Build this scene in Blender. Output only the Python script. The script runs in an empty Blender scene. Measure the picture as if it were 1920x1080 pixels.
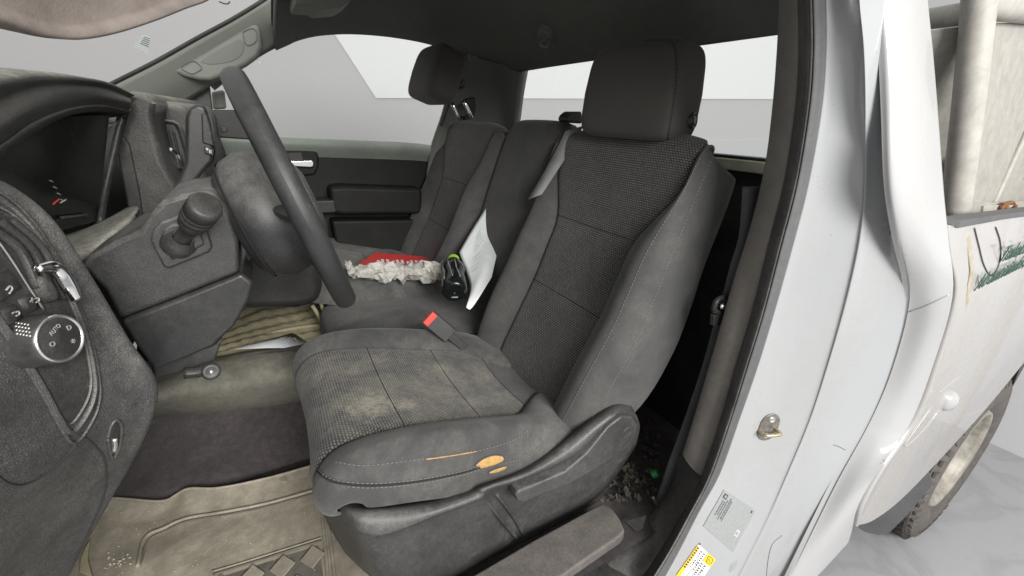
import bpy, math, random
import numpy as np
from mathutils import Vector, Matrix
from mathutils.bvhtree import BVHTree
random.seed(7); np.random.seed(7)
S = bpy.context.scene
COL = S.collection

# ------------------------------------------------------------------ camera, world, lights, exposure
CAM = np.array([0.0, -0.30, 1.70]); FPX = 805.0
def _basis():
    Y = np.array([-490., 334., -FPX]); Y /= np.linalg.norm(Y)
    X = np.array([1527., 300.015, -FPX]); X -= Y * X.dot(Y); X /= np.linalg.norm(X)
    return np.stack([X, Y, np.cross(X, Y)])
RM = _basis()
cd = bpy.data.cameras.new('camera'); cam = bpy.data.objects.new('camera', cd); COL.objects.link(cam)
cd.sensor_width = 36; cd.lens = FPX / 1920 * 36; cd.clip_start = 0.02; cd.clip_end = 200
mw = Matrix([[*RM[0], CAM[0]], [*RM[1], CAM[1]], [*RM[2], CAM[2]], [0, 0, 0, 1]])
cam.matrix_world = mw; S.camera = cam
W = bpy.data.worlds.new('World'); S.world = W; W.use_nodes = True
bg = W.node_tree.nodes['Background']; bg.inputs[0].default_value = (1.0, 0.99, 0.975, 1); bg.inputs[1].default_value = 0.66
def area(name, loc, target, size, power, col=(1, 1, 1)):
    l = bpy.data.lights.new(name, 'AREA'); l.shape = 'RECTANGLE'; l.size, l.size_y = size; l.energy = power; l.color = col
    o = bpy.data.objects.new(name, l); COL.objects.link(o); o.location = loc
    o.rotation_euler = (Vector(target) - Vector(loc)).to_track_quat('-Z', 'Y').to_euler(); return o
area('added_key_light', (0.45, -3.0, 2.9), (0.2, 0.8, 1.0), (1.9, 1.4), 205, (1, 0.985, 0.96))  # unseen key light, added outside the driver door to brighten the cab
S.view_settings.view_transform = 'Standard'; S.view_settings.look = 'None'
S.view_settings.exposure = 0.3; S.view_settings.gamma = 1.0; S.view_settings.use_curve_mapping = False
S.render.engine = 'CYCLES'
S.cycles.max_bounces = 8; S.cycles.diffuse_bounces = 5

# ------------------------------------------------------------------ geometry helpers
def ray(px, py): return RM @ np.array([px - 960., 540. - py, -FPX])
def P(px, py, D):                       # D = metres in from the camera's lateral plane, across the truck
    d = ray(px, py); return CAM + d * (D / d[1])
def PX(px, py, x): d = ray(px, py); return CAM + d * (x / d[0])
def PZ(px, py, z): d = ray(px, py); return CAM + d * (z / d[2])
def V(x, D, z): return np.array([x, D - .30, z + 1.70])      # offsets measured from the camera
def L(D, *pts): return [P(a, b, D) for a, b in pts]
def L3(*pts): return [P(*p) for p in pts]
def crk(p, k):                          # uniform Catmull-Rom, k samples per segment (axis 0)
    p = np.asarray(p, float); n = len(p)
    if n == 2: t = np.linspace(0, 1, k + 1)[:, None].reshape((-1,) + (1,) * (p.ndim - 1)); return p[0] * (1 - t) + p[1] * t
    q = np.concatenate([[2 * p[0] - p[1]], p, [2 * p[-1] - p[-2]]]); out = []
    for i in range(n - 1):
        a, b, c, d = q[i], q[i + 1], q[i + 2], q[i + 3]
        for j in range(k):
            t = j / k
            out.append(.5 * (2 * b + (c - a) * t + (2 * a - 5 * b + 4 * c - d) * t * t + (3 * b - a - 3 * c + d) * t ** 3))
    out.append(p[-1]); return np.array(out)
def resam(p, n):                        # smooth curve through p, n points evenly by length
    c = crk(p, 24); s = np.concatenate([[0], np.cumsum(np.linalg.norm(np.diff(c, axis=0), axis=1))])
    t = np.linspace(0, s[-1], n); return np.stack([np.interp(t, s, c[:, i]) for i in range(c.shape[1])], 1)
def link(name, me, mat=None, parent=None):
    o = bpy.data.objects.new(name, me); COL.objects.link(o)
    if mat is not None:
        for m in (mat if isinstance(mat, (list, tuple)) else [mat]): me.materials.append(m)
    if parent is not None:
        o.parent = parent; o.matrix_parent_inverse = Matrix.Translation(-Vector(ROOT[parent.name]))
    return o
ROOT = {}
def rootloc(o): return ROOT.get(o.name, (0, 0, 0))
def tag(o, label=None, cat=None, group=None, kind=None):
    if label: o['label'] = label
    if cat: o['category'] = cat
    if group: o['group'] = group
    if kind: o['kind'] = kind
    return o
def thing(name, loc, label, cat, group=None):
    o = bpy.data.objects.new(name, None); COL.objects.link(o); o.location = loc; o.empty_display_size = .05
    ROOT[o.name] = tuple(loc); o['kind'] = 'thing'; return tag(o, label, cat, group)
def mesh(name, verts, faces, mat, parent=None, smooth=True, uv=None):
    me = bpy.data.meshes.new(name); me.from_pydata([tuple(v) for v in verts], [], faces); 
    if smooth: me.polygons.foreach_set('use_smooth', [True] * len(me.polygons))
    if uv is not None:
        ul = me.uv_layers.new(name='UVMap'); idx = np.zeros(len(me.loops), int); me.loops.foreach_get('vertex_index', idx)
        ul.data.foreach_set('uv', np.asarray(uv, np.float32)[idx].ravel())
    me.update(); o = link(name, me, mat, parent); ROOT.setdefault(o.name, (0, 0, 0)); return o
def sub(o, name, *a, **k): pass
def gridmesh(name, A, mat, parent=None, thick=0, off=-1, smooth=True, flip=False, cap=False, bevel=0):
    A = np.asarray(A); n, m = A.shape[:2]
    F = [(i * m + j, i * m + j + 1, (i + 1) * m + j + 1, (i + 1) * m + j) for i in range(n - 1) for j in range(m - 1)]
    if flip: F = [f[::-1] for f in F]
    su = np.zeros((n, m)); sv = np.zeros((n, m))
    su[:, 1:] = np.cumsum(np.linalg.norm(np.diff(A, axis=1), axis=2), 1); su -= su[:, m // 2:m // 2 + 1]
    sv[1:, :] = np.cumsum(np.linalg.norm(np.diff(A, axis=0), axis=2), 0); sv[:] = sv[:, m // 2:m // 2 + 1]
    uv = np.stack([su, sv], 2).reshape(-1, 2)
    Vv = A.reshape(-1, 3)
    if cap:
        for i in (0, n - 1):
            c = A[i].mean(0); Vv = np.vstack([Vv, c]); uv = np.vstack([uv, uv[i * m]]); k = len(Vv) - 1
            for j in range(m - 1):
                f = (k, i * m + j + 1, i * m + j); F.append(f if (i == 0) == (not flip) else f[::-1])
    o = mesh(name, Vv, F, mat, parent, smooth, uv)
    if thick:
        s = o.modifiers.new('s', 'SOLIDIFY'); s.thickness = thick; s.offset = off
        if bevel:
            b = o.modifiers.new('b', 'BEVEL'); b.width = bevel; b.segments = 3; b.limit_method = 'ANGLE'; b.angle_limit = math.radians(50); b.harden_normals = True
    return o
def sheet(name, rows, mat, parent=None, ku=5, kv=5, **k):       # smooth surface through a net of points
    A = crk(np.asarray(rows), kv); A = np.swapaxes(crk(np.swapaxes(A, 0, 1), ku), 0, 1)
    o = gridmesh(name, A, mat, parent, **k); return o, A
def bev(o, w, seg=3, ang=30):
    b = o.modifiers.new('b', 'BEVEL'); b.width = w; b.segments = seg; b.limit_method = 'ANGLE'; b.angle_limit = math.radians(ang); b.harden_normals = True; return o
def prism(name, pts, depth, mat, parent=None, bevel=.004, seg=3, ang=30, k=0):
    """outline (world points) pushed along depth vector"""
    pts = [np.asarray(p, float) for p in pts]
    if k:
        q = pts + [pts[0], pts[1], pts[2]]; q = [pts[-1]] + q
        c = crk(q, k)[k:-2 * k - 0]; pts = [p for p in c[:len(pts) * k]]
    d = np.asarray(depth if hasattr(depth, '__len__') else (0, depth, 0), float); n = len(pts)
    a = np.array(pts); nrm = sum(np.cross(a[i], a[(i + 1) % n]) for i in range(n))
    vs = pts + [p + d for p in pts]
    F = [tuple(range(n)), tuple(range(2 * n - 1, n - 1, -1))] + [(i, n + i, n + (i + 1) % n, (i + 1) % n) for i in range(n)]
    if nrm.dot(d) > 0: F = [f[::-1] for f in F]
    o = mesh(name, vs, F, mat, parent)
    if bevel: bev(o, bevel, seg, ang)
    else: o.data.polygons.foreach_set('use_smooth', [False] * len(o.data.polygons))
    return o
def frames(c):
    t = np.gradient(c, axis=0); t /= np.linalg.norm(t, axis=1)[:, None] + 1e-12
    n = np.cross(t[0], [0.3, 0.2, 1]); n /= np.linalg.norm(n); N = []
    for i in range(len(c)):
        n = n - t[i] * n.dot(t[i]); n /= np.linalg.norm(n); N.append(n)
    N = np.array(N); return t, N, np.cross(t, N)
def tubearr(c, r, seg=10, flat=1.0, closed=False):
    c = np.asarray(c); t, N, B = frames(c); r = np.broadcast_to(np.asarray(r, float), (len(c),))
    a = np.linspace(0, 2 * math.pi, seg + 1)
    return np.stack([c + (N * math.cos(x) + B * math.sin(x) * flat) * r[:, None] for x in a], 1)
def tube(name, pts, r, mat, parent=None, n=24, seg=10, flat=1.0, smooth_path=True, cap=True):
    if len(pts) < 2: print('tube skipped', name); return None
    c = resam(pts, n) if smooth_path else np.asarray(pts)
    if hasattr(r, '__len__'): r = np.interp(np.linspace(0, 1, len(c)), np.linspace(0, 1, len(r)), r)
    return gridmesh(name, tubearr(c, r, seg, flat), mat, parent, cap=cap)
def lathe(name, o, d, prof, mat, parent=None, seg=32):
    """prof = (distance along axis, radius)"""
    d = np.array(d, float); d = d / np.linalg.norm(d); u = np.cross(d, [0.13, .31, 1.0]); u /= np.linalg.norm(u); w = np.cross(d, u)
    a = np.linspace(0, 2 * math.pi, seg + 1)
    A = np.array([[np.asarray(o) + d * t + (u * math.cos(x) + w * math.sin(x)) * max(r, 1e-4) for x in a] for t, r in prof])
    return gridmesh(name, A, mat, parent)
def superbox(name, c, ax, half, e, mat, parent=None, n=40, taper=0.0, fn=None):
    """pillow-like rounded box; ax rows = its three axes, half = half sizes"""
    ax = np.asarray(ax, float); A = []
    f = lambda v, p: np.sign(v) * abs(v) ** p
    for i in range(n + 1):
        la = -math.pi / 2 + math.pi * i / n; row = []
        for j in range(2 * n + 1):
            lo = 2 * math.pi * j / (2 * n)
            q = np.array([f(math.cos(la), e) * f(math.cos(lo), e), f(math.cos(la), e) * f(math.sin(lo), e), f(math.sin(la), e)])
            q[:2] *= 1 + taper * q[2]
            if fn: q = fn(q)
            row.append(np.asarray(c) + (q * np.asarray(half)) @ ax)
        A.append(row)
    return gridmesh(name, np.array(A), mat, parent)
def bvh(o):
    dg = bpy.context.evaluated_depsgraph_get(); dg.update(); return BVHTree.FromObject(o.evaluated_get(dg), dg)
def hit(tr, px, py, off=.0015, org=None):
    d = Vector(ray(px, py)).normalized(); l, n, i, s = tr.ray_cast(Vector(CAM) - Vector((0, 0, 0)), d)
    if l is None: return None
    if n.dot(d) > 0: n = -n
    return np.array(l + n * off)
def bvhw(o):      # tree in world space for objects whose mesh is already in world coordinates
    me = o.data; return BVHTree.FromPolygons([v.co for v in me.vertices], [p.vertices for p in me.polygons])
def decal(name, tr, quad, mat, parent, n=8, off=.0015, thick=0):
    q = np.array(quad, float); A = []
    for i in range(n + 1):
        row = []
        for j in range(n + 1):
            s, t = j / n, i / n; p = (q[0] * (1 - s) + q[1] * s) * (1 - t) + (q[3] * (1 - s) + q[2] * s) * t
            h = hit(tr, *p, off=off)
            if h is None: print('decal off surface', name); return None
            row.append(h)
        A.append(row)
    o = gridmesh(name, np.array(A), mat, parent)
    return o
def stitches(name, c, mat, parent, step=.008, ln=.0056, r=.0012):
    c = np.asarray(c); s = np.concatenate([[0], np.cumsum(np.linalg.norm(np.diff(c, axis=0), axis=1))]); Vv = []; F = []
    at = lambda x: np.array([np.interp(x, s, c[:, i]) for i in range(3)])
    x = 0
    while x + ln < s[-1]:
        a, b = at(x), at(x + ln); t = b - a; t /= np.linalg.norm(t) + 1e-9; n = np.cross(t, [.2, .9, .3]); n /= np.linalg.norm(n); w = np.cross(t, n)
        k = len(Vv)
        for p, rr in ((a, .3), ((a + b) / 2, 1.), (b, .3)):
            for m in range(4): Vv.append(p + (n * math.cos(m * math.pi / 2) + w * math.sin(m * math.pi / 2)) * r * rr)
        for q in range(2):
            for m in range(4): F.append((k + q * 4 + m, k + q * 4 + (m + 1) % 4, k + q * 4 + 4 + (m + 1) % 4, k + q * 4 + 4 + m))
        x += step
    o = mesh(name, Vv, F, mat, parent); o['kind'] = 'stuff'; return o
def text(name, s, o, xd, yd, size, mat, parent=None, sx=1.0, ext=.0004, shear=0, align='LEFT'):
    cu = bpy.data.curves.new(name, 'FONT'); cu.body = s; cu.size = 1; cu.extrude = ext / size; cu.align_x = align; cu.shear = shear
    t = bpy.data.objects.new(name, cu); COL.objects.link(t); bpy.context.view_layer.update()
    me = bpy.data.meshes.new_from_object(t.evaluated_get(bpy.context.evaluated_depsgraph_get())); bpy.data.objects.remove(t)
    xd = np.asarray(xd, float); xd /= np.linalg.norm(xd); yd = np.asarray(yd, float); yd /= np.linalg.norm(yd); zd = np.cross(xd, yd)
    m = Matrix([[xd[i] * size * sx, yd[i] * size, zd[i] * size, o[i]] for i in range(3)] + [[0, 0, 0, 1]]); me.transform(m)
    me.materials.clear(); me.name = name; ob = link(name, me, mat, parent); ROOT.setdefault(ob.name, (0, 0, 0)); return ob

# ------------------------------------------------------------------ materials
def newmat(name):
    m = bpy.data.materials.new(name); m.use_nodes = True; nt = m.node_tree; b = nt.nodes['Principled BSDF']; return m, nt, b
def N(nt, t, **k):
    n = nt.nodes.new(t)
    for a, v in k.items():
        if a.startswith('i_'):
            key = a[2:]; key = int(key) if key.isdigit() else key.replace('_', ' '); n.inputs[key].default_value = v
        else: setattr(n, a, v)
    return n
def ramp(nt, src, a, b, lo=0., hi=1.):
    r = N(nt, 'ShaderNodeMapRange', clamp=True); r.inputs[1].default_value = a; r.inputs[2].default_value = b; r.inputs[3].default_value = lo; r.inputs[4].default_value = hi
    nt.links.new(src, r.inputs[0]); return r.outputs[0]
def mathn(nt, op, a, b=None):
    n = N(nt, 'ShaderNodeMath', operation=op)
    for i, v in enumerate((a, b)):
        if v is None: continue
        if isinstance(v, (int, float)): n.inputs[i].default_value = v
        else: nt.links.new(v, n.inputs[i])
    return n.outputs[0]
def mixc(nt, f, a, b):
    n = N(nt, 'ShaderNodeMix', data_type='RGBA'); 
    if isinstance(f, (int, float)): n.inputs[0].default_value = f
    else: nt.links.new(f, n.inputs[0])
    for i, v in ((6, a), (7, b)):
        if isinstance(v, tuple): n.inputs[i].default_value = (*v[:3], 1)
        else: nt.links.new(v, n.inputs[i])
    return n.outputs[2]
def noise(nt, co, scale, detail=4, rough=.6, dist=0):
    n = N(nt, 'ShaderNodeTexNoise'); n.inputs['Scale'].default_value = scale; n.inputs['Detail'].default_value = detail; n.inputs['Roughness'].default_value = rough; n.inputs['Distortion'].default_value = dist
    nt.links.new(co, n.inputs['Vector']); return n.outputs['Fac']
def bump(nt, b, h, strength, dist=.002):
    n = N(nt, 'ShaderNodeBump'); n.inputs['Strength'].default_value = strength; n.inputs['Distance'].default_value = dist
    nt.links.new(h, n.inputs['Height']); nt.links.new(n.outputs[0], b.inputs['Normal'])
DUST = (.39, .383, .35)
def plastic(name, col, rough=.5, dust=.3, dcol=DUST, up=.5, grain=350, gs=.25, patch=9, specks=.5, spec=.4, scr=.25, lo=.25):
    m, nt, b = newmat(name); g = N(nt, 'ShaderNodeNewGeometry'); co = g.outputs['Position']
    sep = N(nt, 'ShaderNodeSeparateXYZ'); nt.links.new(g.outputs['Normal'], sep.inputs[0])
    upf = ramp(nt, sep.outputs[2], -.1, .95)
    n1 = noise(nt, co, patch, 6, .65, .4); n2 = noise(nt, co, patch * 9, 5, .7); n3 = noise(nt, co, 1000, 2, .6); n4 = noise(nt, co, 620, 3, .7)
    a = mathn(nt, 'MULTIPLY', ramp(nt, n1, .30, .70, lo, 1.), mathn(nt, 'ADD', 1 - up, mathn(nt, 'MULTIPLY', upf, up * 1.7)))
    a = mathn(nt, 'MULTIPLY', a, ramp(nt, n2, .25, .75, .35, 1.15)); a = mathn(nt, 'MULTIPLY', a, ramp(nt, n4, .36, .64, .62, 1.3)); a = mathn(nt, 'MULTIPLY', a, dust * 1.2)
    sp = mathn(nt, 'MULTIPLY', mathn(nt, 'MULTIPLY', ramp(nt, n3, .58, .70), ramp(nt, n1, .35, .6, .2, 1)), specks * min(1, dust * 2))
    # hair-thin scratches and wipe marks
    mp = N(nt, 'ShaderNodeMapping'); mp.inputs['Scale'].default_value = (30, 30, 6); mp.inputs['Rotation'].default_value = (.5, .7, .3); nt.links.new(co, mp.inputs[0])
    w = noise(nt, mp.outputs[0], 12, 3, .8, 1.2); sc = mathn(nt, 'MULTIPLY', ramp(nt, w, .6, .72), scr * dust)
    f = mathn(nt, 'MINIMUM', mathn(nt, 'ADD', mathn(nt, 'ADD', a, mathn(nt, 'MULTIPLY', sp, .5)), sc), .95)
    nt.links.new(mixc(nt, f, col, dcol), b.inputs['Base Color'])
    nt.links.new(ramp(nt, f, 0, .6, rough, .9), b.inputs['Roughness']); b.inputs['Specular IOR Level'].default_value = spec
    vo = N(nt, 'ShaderNodeTexVoronoi'); vo.inputs['Scale'].default_value = grain; nt.links.new(co, vo.inputs['Vector'])
    h = mathn(nt, 'ADD', vo.outputs['Distance'], mathn(nt, 'MULTIPLY', n2, .25)); bump(nt, b, h, gs * .55, .0012)
    return m
def simple(name, col, rough=.5, metal=0, spec=.5, vary=.15, bs=0, bsc=200, coat=0, vs=30):
    m, nt, b = newmat(name); g = N(nt, 'ShaderNodeNewGeometry'); n = noise(nt, g.outputs['Position'], vs, 5, .65)
    nt.links.new(mixc(nt, ramp(nt, n, .3, .7), tuple(c * (1 - vary) for c in col), tuple(min(1, c * (1 + vary)) for c in col)), b.inputs['Base Color'])
    nt.links.new(ramp(nt, n, .3, .7, rough * .85, min(1, rough * 1.15)), b.inputs['Roughness'])
    b.inputs['Metallic'].default_value = metal; b.inputs['Specular IOR Level'].default_value = spec; b.inputs['Coat Weight'].default_value = coat
    if bs: bump(nt, b, noise(nt, g.outputs['Position'], bsc, 4, .7), bs, .002)
    return m
def fabric(name, col, dots=False, dust=.25, dcol=(.22, .2, .17), stain=None, dotcol=(.16, .16, .155), line=False):
    m, nt, b = newmat(name); g = N(nt, 'ShaderNodeNewGeometry'); co = g.outputs['Position']
    uv = N(nt, 'ShaderNodeUVMap').outputs[0]
    n1 = noise(nt, co, 7, 6, .7, .3); n2 = noise(nt, co, 120, 4, .75); fine = noise(nt, co, 1400, 2, .5)
    base = mixc(nt, ramp(nt, fine, .3, .7), tuple(c * .72 for c in col), tuple(c * 1.28 for c in col)); h = fine
    if dots:
        br = N(nt, 'ShaderNodeTexBrick', offset=.5); nt.links.new(uv, br.inputs['Vector'])
        for k, v in (('Scale', 1.), ('Mortar Size', .0017), ('Mortar Smooth', .25), ('Brick Width', .0082), ('Row Height', .0056), ('Bias', 0.)): br.inputs[k].default_value = v
        br.inputs['Color1'].default_value = (1, 1, 1, 1); br.inputs['Color2'].default_value = (.55, .55, .55, 1); br.inputs['Mortar'].default_value = (0, 0, 0, 1)
        dm = br.outputs['Color']; base = mixc(nt, mathn(nt, 'MULTIPLY', dm, ramp(nt, n2, .25, .75, .45, .95)), base, dotcol); h = mathn(nt, 'ADD', mathn(nt, 'MULTIPLY', dm, -1.2), fine)
    f = mathn(nt, 'MULTIPLY', mathn(nt, 'MULTIPLY', ramp(nt, n1, .4, .72), ramp(nt, n2, .3, .7, .35, 1)), dust * 1.4)
    if stain:
        for (c, rad, amt) in stain:
            vm = N(nt, 'ShaderNodeVectorMath', operation='DISTANCE'); nt.links.new(co, vm.inputs[0]); vm.inputs[1].default_value = tuple(c)
            d = mathn(nt, 'ADD', vm.outputs['Value'], mathn(nt, 'MULTIPLY', mathn(nt, 'SUBTRACT', noise(nt, co, 28, 6, .75, .6), .5), rad * 2.2))
            f = mathn(nt, 'ADD', f, mathn(nt, 'MULTIPLY', ramp(nt, d, rad, rad * .1), mathn(nt, 'MULTIPLY', ramp(nt, n2, .35, .6, .25, 1), amt)))
    f = mathn(nt, 'MINIMUM', f, .9)
    nt.links.new(mixc(nt, f, base, dcol), b.inputs['Base Color']); b.inputs['Roughness'].default_value = .85; b.inputs['Specular IOR Level'].default_value = .25
    b.inputs['Sheen Weight'].default_value = .15; b.inputs['Sheen Roughness'].default_value = .5
    bump(nt, b, h, .35, .0012); return m
def paint(name, col, dirt=.25, dcol=(.27, .248, .22), rough=.14, streak=True):
    m, nt, b = newmat(name); g = N(nt, 'ShaderNodeNewGeometry'); co = g.outputs['Position']
    mp = N(nt, 'ShaderNodeMapping'); mp.inputs['Scale'].default_value = (1, 1, .22); nt.links.new(co, mp.inputs[0])
    n1 = noise(nt, mp.outputs[0], 5, 2.5, .5, .2); n2 = noise(nt, co, 35, 4, .6, .2); n3 = noise(nt, co, 260, 2, .5)
    f = mathn(nt, 'MULTIPLY', mathn(nt, 'MULTIPLY', ramp(nt, n1, .42, .75), ramp(nt, n2, .3, .7, .4, 1)), dirt * 1.6)
    c = mixc(nt, mathn(nt, 'MINIMUM', f, .8), col, dcol)
    c = mixc(nt, mathn(nt, 'MULTIPLY', ramp(nt, n3, .735, .76), .75), c, (.07, .06, .05))
    nt.links.new(c, b.inputs['Base Color']); nt.links.new(ramp(nt, f, 0, .5, rough, .7), b.inputs['Roughness'])
    b.inputs['Coat Weight'].default_value = .6; b.inputs['Coat Roughness'].default_value = .06; b.inputs['Specular IOR Level'].default_value = .4
    bump(nt, b, n2, .012, .004); return m
def rustpaint(name, col, rust=.5):
    m, nt, b = newmat(name); g = N(nt, 'ShaderNodeNewGeometry'); co = g.outputs['Position']
    n1 = noise(nt, co, 5, 7, .7, .6); n2 = noise(nt, co, 30, 6, .7, .3); n3 = noise(nt, co, 55, 3, .5)
    c = mixc(nt, ramp(nt, n2, .3, .75), col, tuple(x * .68 for x in col))
    c = mixc(nt, mathn(nt, 'MULTIPLY', ramp(nt, n1, .62, .74), rust), c, (.22, .10, .035))
    c = mixc(nt, mathn(nt, 'MULTIPLY', ramp(nt, n3, .73, .78), .8), c, (.07, .045, .03))
    nt.links.new(c, b.inputs['Base Color']); b.inputs['Roughness'].default_value = .6; bump(nt, b, n2, .2, .004); return m
def glass(name, tint=(.955, .97, .965), refl=.002):
    m, nt, b = newmat(name); nt.nodes.remove(b); o = nt.nodes['Material Output']
    t = N(nt, 'ShaderNodeBsdfTransparent'); t.inputs[0].default_value = (*tint, 1); g = N(nt, 'ShaderNodeBsdfGlossy'); g.inputs['Roughness'].default_value = .02
    x = N(nt, 'ShaderNodeMixShader'); f = N(nt, 'ShaderNodeFresnel'); f.inputs[0].default_value = 1.45
    nt.links.new(mathn(nt, 'MULTIPLY', f.outputs[0], refl * 10), x.inputs[0]); nt.links.new(t.outputs[0], x.inputs[1]); nt.links.new(g.outputs[0], x.inputs[2]); nt.links.new(x.outputs[0], o.inputs[0]); return m

M = {}
M['dash'] = plastic('dusty_dash_plastic', (.022, .022, .023), .36, .27, up=.55, grain=520, gs=.5, specks=1.6, spec=.5)
M['dashdk'] = plastic('dark_dash_plastic', (.016, .016, .016), .38, .15, up=.3, grain=520, gs=.3, specks=1.0)
M['dashtop'] = plastic('dusty_dash_top', (.024, .024, .024), .45, .62, dcol=(.43, .418, .36), up=.9, grain=330, gs=.5)
M['shroud'] = plastic('column_shroud_plastic', (.020, .020, .021), .38, .30, up=.95, grain=600, gs=.25, specks=.8, spec=.5)
M['shroudlow'] = plastic('smooth_shroud_plastic', (.015, .015, .016), .32, .08, up=.3, grain=600, gs=.1, spec=.5)
M['black'] = plastic('black_plastic', (.012, .012, .013), .4, .12, up=.3)
M['screen'] = plastic('dusty_black_glass', (.004, .005, .005), .14, .08, dcol=(.10, .11, .10), up=0, gs=.02, specks=.9, patch=14)
M['rim'] = plastic('steering_wheel_rubber', (.019, .019, .020), .38, .24, dcol=(.14, .14, .135), up=.5, grain=900, gs=.2, patch=20, scr=.8)
M['fab'] = fabric('plain_seat_fabric', (.054, .054, .0545), False, .25)
M['fabc'] = fabric('worn_cushion_fabric', (.056, .056, .056), False, .42, dcol=(.24, .23, .2))
M['dots'] = fabric('dotted_seat_fabric', (.036, .0355, .035), True, .22, dotcol=(.26, .255, .245))
M['fabdk'] = fabric('headrest_fabric', (.062, .060, .056), False, .2, dcol=(.12, .09, .055))
M['stitch'] = simple('grey_thread', (.15, .15, .145), .8)
M['stitchdk'] = simple('dark_thread', (.10, .10, .098), .8)
M['seam'] = simple('dark_seam_line', (.018, .018, .018), .9)  # plain dark colour for seams and panel gaps
M['foam'] = simple('yellow_seat_foam', (.42, .255, .09), .9, vary=.3, bs=.5, bsc=400, vs=120)
M['trim'] = plastic('seat_trim_plastic', (.026, .026, .028), .28, .30, dcol=(.32, .305, .28), up=.5, grain=420, gs=.4, scr=.6)
M['headliner'] = simple('headliner_fabric', (.135, .139, .124), .95, vary=.12, bs=.25, bsc=700)
M['pillar'] = plastic('pillar_trim_plastic', (.19, .20, .178), .6, .25, dcol=(.32, .32, .27), up=.4, grain=500, gs=.2)
M['pillardk'] = plastic('rear_pillar_trim', (.15, .157, .142), .6, .15, up=.3, grain=500, gs=.2)
M['visor'] = simple('sun_visor_cloth', (.20, .17, .15), .85, vary=.18, bs=.3, bsc=350)
M['btrim'] = plastic('b_pillar_trim_plastic', (.135, .128, .118), .65, .6, dcol=(.27, .25, .22), up=0, patch=14, gs=.25, scr=.6)
M['seal'] = plastic('door_seal_rubber', (.02, .02, .022), .5, .28, up=.1, gs=.2)
M['seal2'] = plastic('grey_seal_rubber', (.075, .075, .08), .5, .12, up=.1, gs=.15)
M['white'] = paint('white_body_paint', (.375, .378, .38), .22)
M['whited'] = paint('dirty_white_body_paint', (.365, .358, .348), .55)
M['silver'] = paint('white_jamb_paint', (.325, .335, .345), .25)
M['cage'] = rustpaint('cage_beige_paint', (.43, .41, .375), .5)
M['cagep'] = rustpaint('cage_panel_paint', (.37, .355, .32), .6)
M['rust'] = simple('rust', (.20, .085, .03), .9, vary=.5, bs=.6, bsc=150, vs=90)
M['rubber'] = simple('tyre_rubber', (.11, .10, .09), .85, vary=.35, bs=.4, bsc=120)
M['rubberdk'] = simple('tread_rubber', (.03, .028, .026), .85, vary=.4, bs=.4, bsc=120)
M['steel'] = simple('wheel_steel', (.33, .31, .27), .5, .2, vary=.3)
M['chrome'] = simple('chrome', (.8, .8, .8), .14, 1, vary=.05)
M['satin'] = simple('satin_chrome', (.62, .61, .59), .3, .9, vary=.2)
M['belt'] = simple('belt_webbing', (.06, .06, .062), .7, vary=.2, bs=.4, bsc=600)
M['beltg'] = simple('grey_belt_webbing', (.19, .19, .19), .7, vary=.15, bs=.4, bsc=600)
M['red'] = simple('red_plastic', (.62, .07, .05), .4, vary=.12)
M['redcard'] = simple('red_card', (.70, .055, .05), .5, vary=.1)
M['paper'] = simple('white_paper', (.76, .79, .79), .8, vary=.06, bs=.25, bsc=40)
M['ink'] = simple('ink', (.06, .06, .07), .7)
M['inkf'] = simple('faded_print', (.5, .53, .53), .8)
M['whiteink'] = simple('white_print', (.78, .78, .78), .6)
M['dimink'] = simple('worn_white_print', (.26, .26, .255), .6)
M['greenink'] = simple('green_lettering', (.035, .085, .06), .5)
M['lime'] = simple('lime_plastic', (.32, .58, .03), .4)
M['green'] = simple('green_plastic', (.02, .28, .08), .4)
M['label'] = simple('grey_label_film', (.27, .28, .28), .4, vary=.12, vs=220)
M['labely'] = simple('yellow_label_film', (.85, .55, .02), .45)
M['labelw'] = simple('white_label_film', (.78, .78, .76), .45)
M['carpet'] = plastic('purple_black_carpet', (.026, .022, .026), .98, .5, dcol=(.13, .112, .105), up=.1, patch=7, grain=700, gs=1.0, specks=.6)
M['mat'] = plastic('dirty_floor_mat', (.18, .16, .125), .8, .85, dcol=(.50, .45, .355), up=.2, patch=5, gs=.4, scr=.6, lo=.0)
M['matdk'] = plastic('floor_mat_groove', (.075, .07, .06), .85, .5, dcol=(.25, .22, .18), up=.2, patch=22, gs=.4)
M['hump'] = plastic('dusty_tunnel_rubber', (.08, .08, .068), .8, .8, dcol=(.32, .305, .245), up=.45, patch=5, gs=.4)
M['pmat'] = plastic('yellowed_passenger_mat', (.34, .30, .18), .8, .7, dcol=(.52, .47, .33), up=.2, patch=10, gs=.5)
M['doordk'] = plastic('dark_door_plastic', (.008, .0085, .0085), .5, .04, up=.3, gs=.2, spec=.2)
M['doorlt'] = plastic('lit_dusty_door_sill', (.22, .25, .22), .5, .55, dcol=(.5, .55, .47), up=.5, gs=.2)  # pale green base and dust carry the light falling on the sill
M['wall'] = simple('grey_studio_wall', (.62, .61, .615), .9, vary=.02)
M['wallw'] = simple('white_studio_wall', (.93, .93, .93), .9, vary=.01)
M['walll'] = simple('pale_studio_wall', (.62, .62, .635), .9, vary=.02)
M['glass'] = glass('window_glass'); M['film'] = glass('clear_film', (.97, .97, .97), .12)
M['cream'] = simple('cream_trim', (.36, .37, .28), .6)
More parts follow.
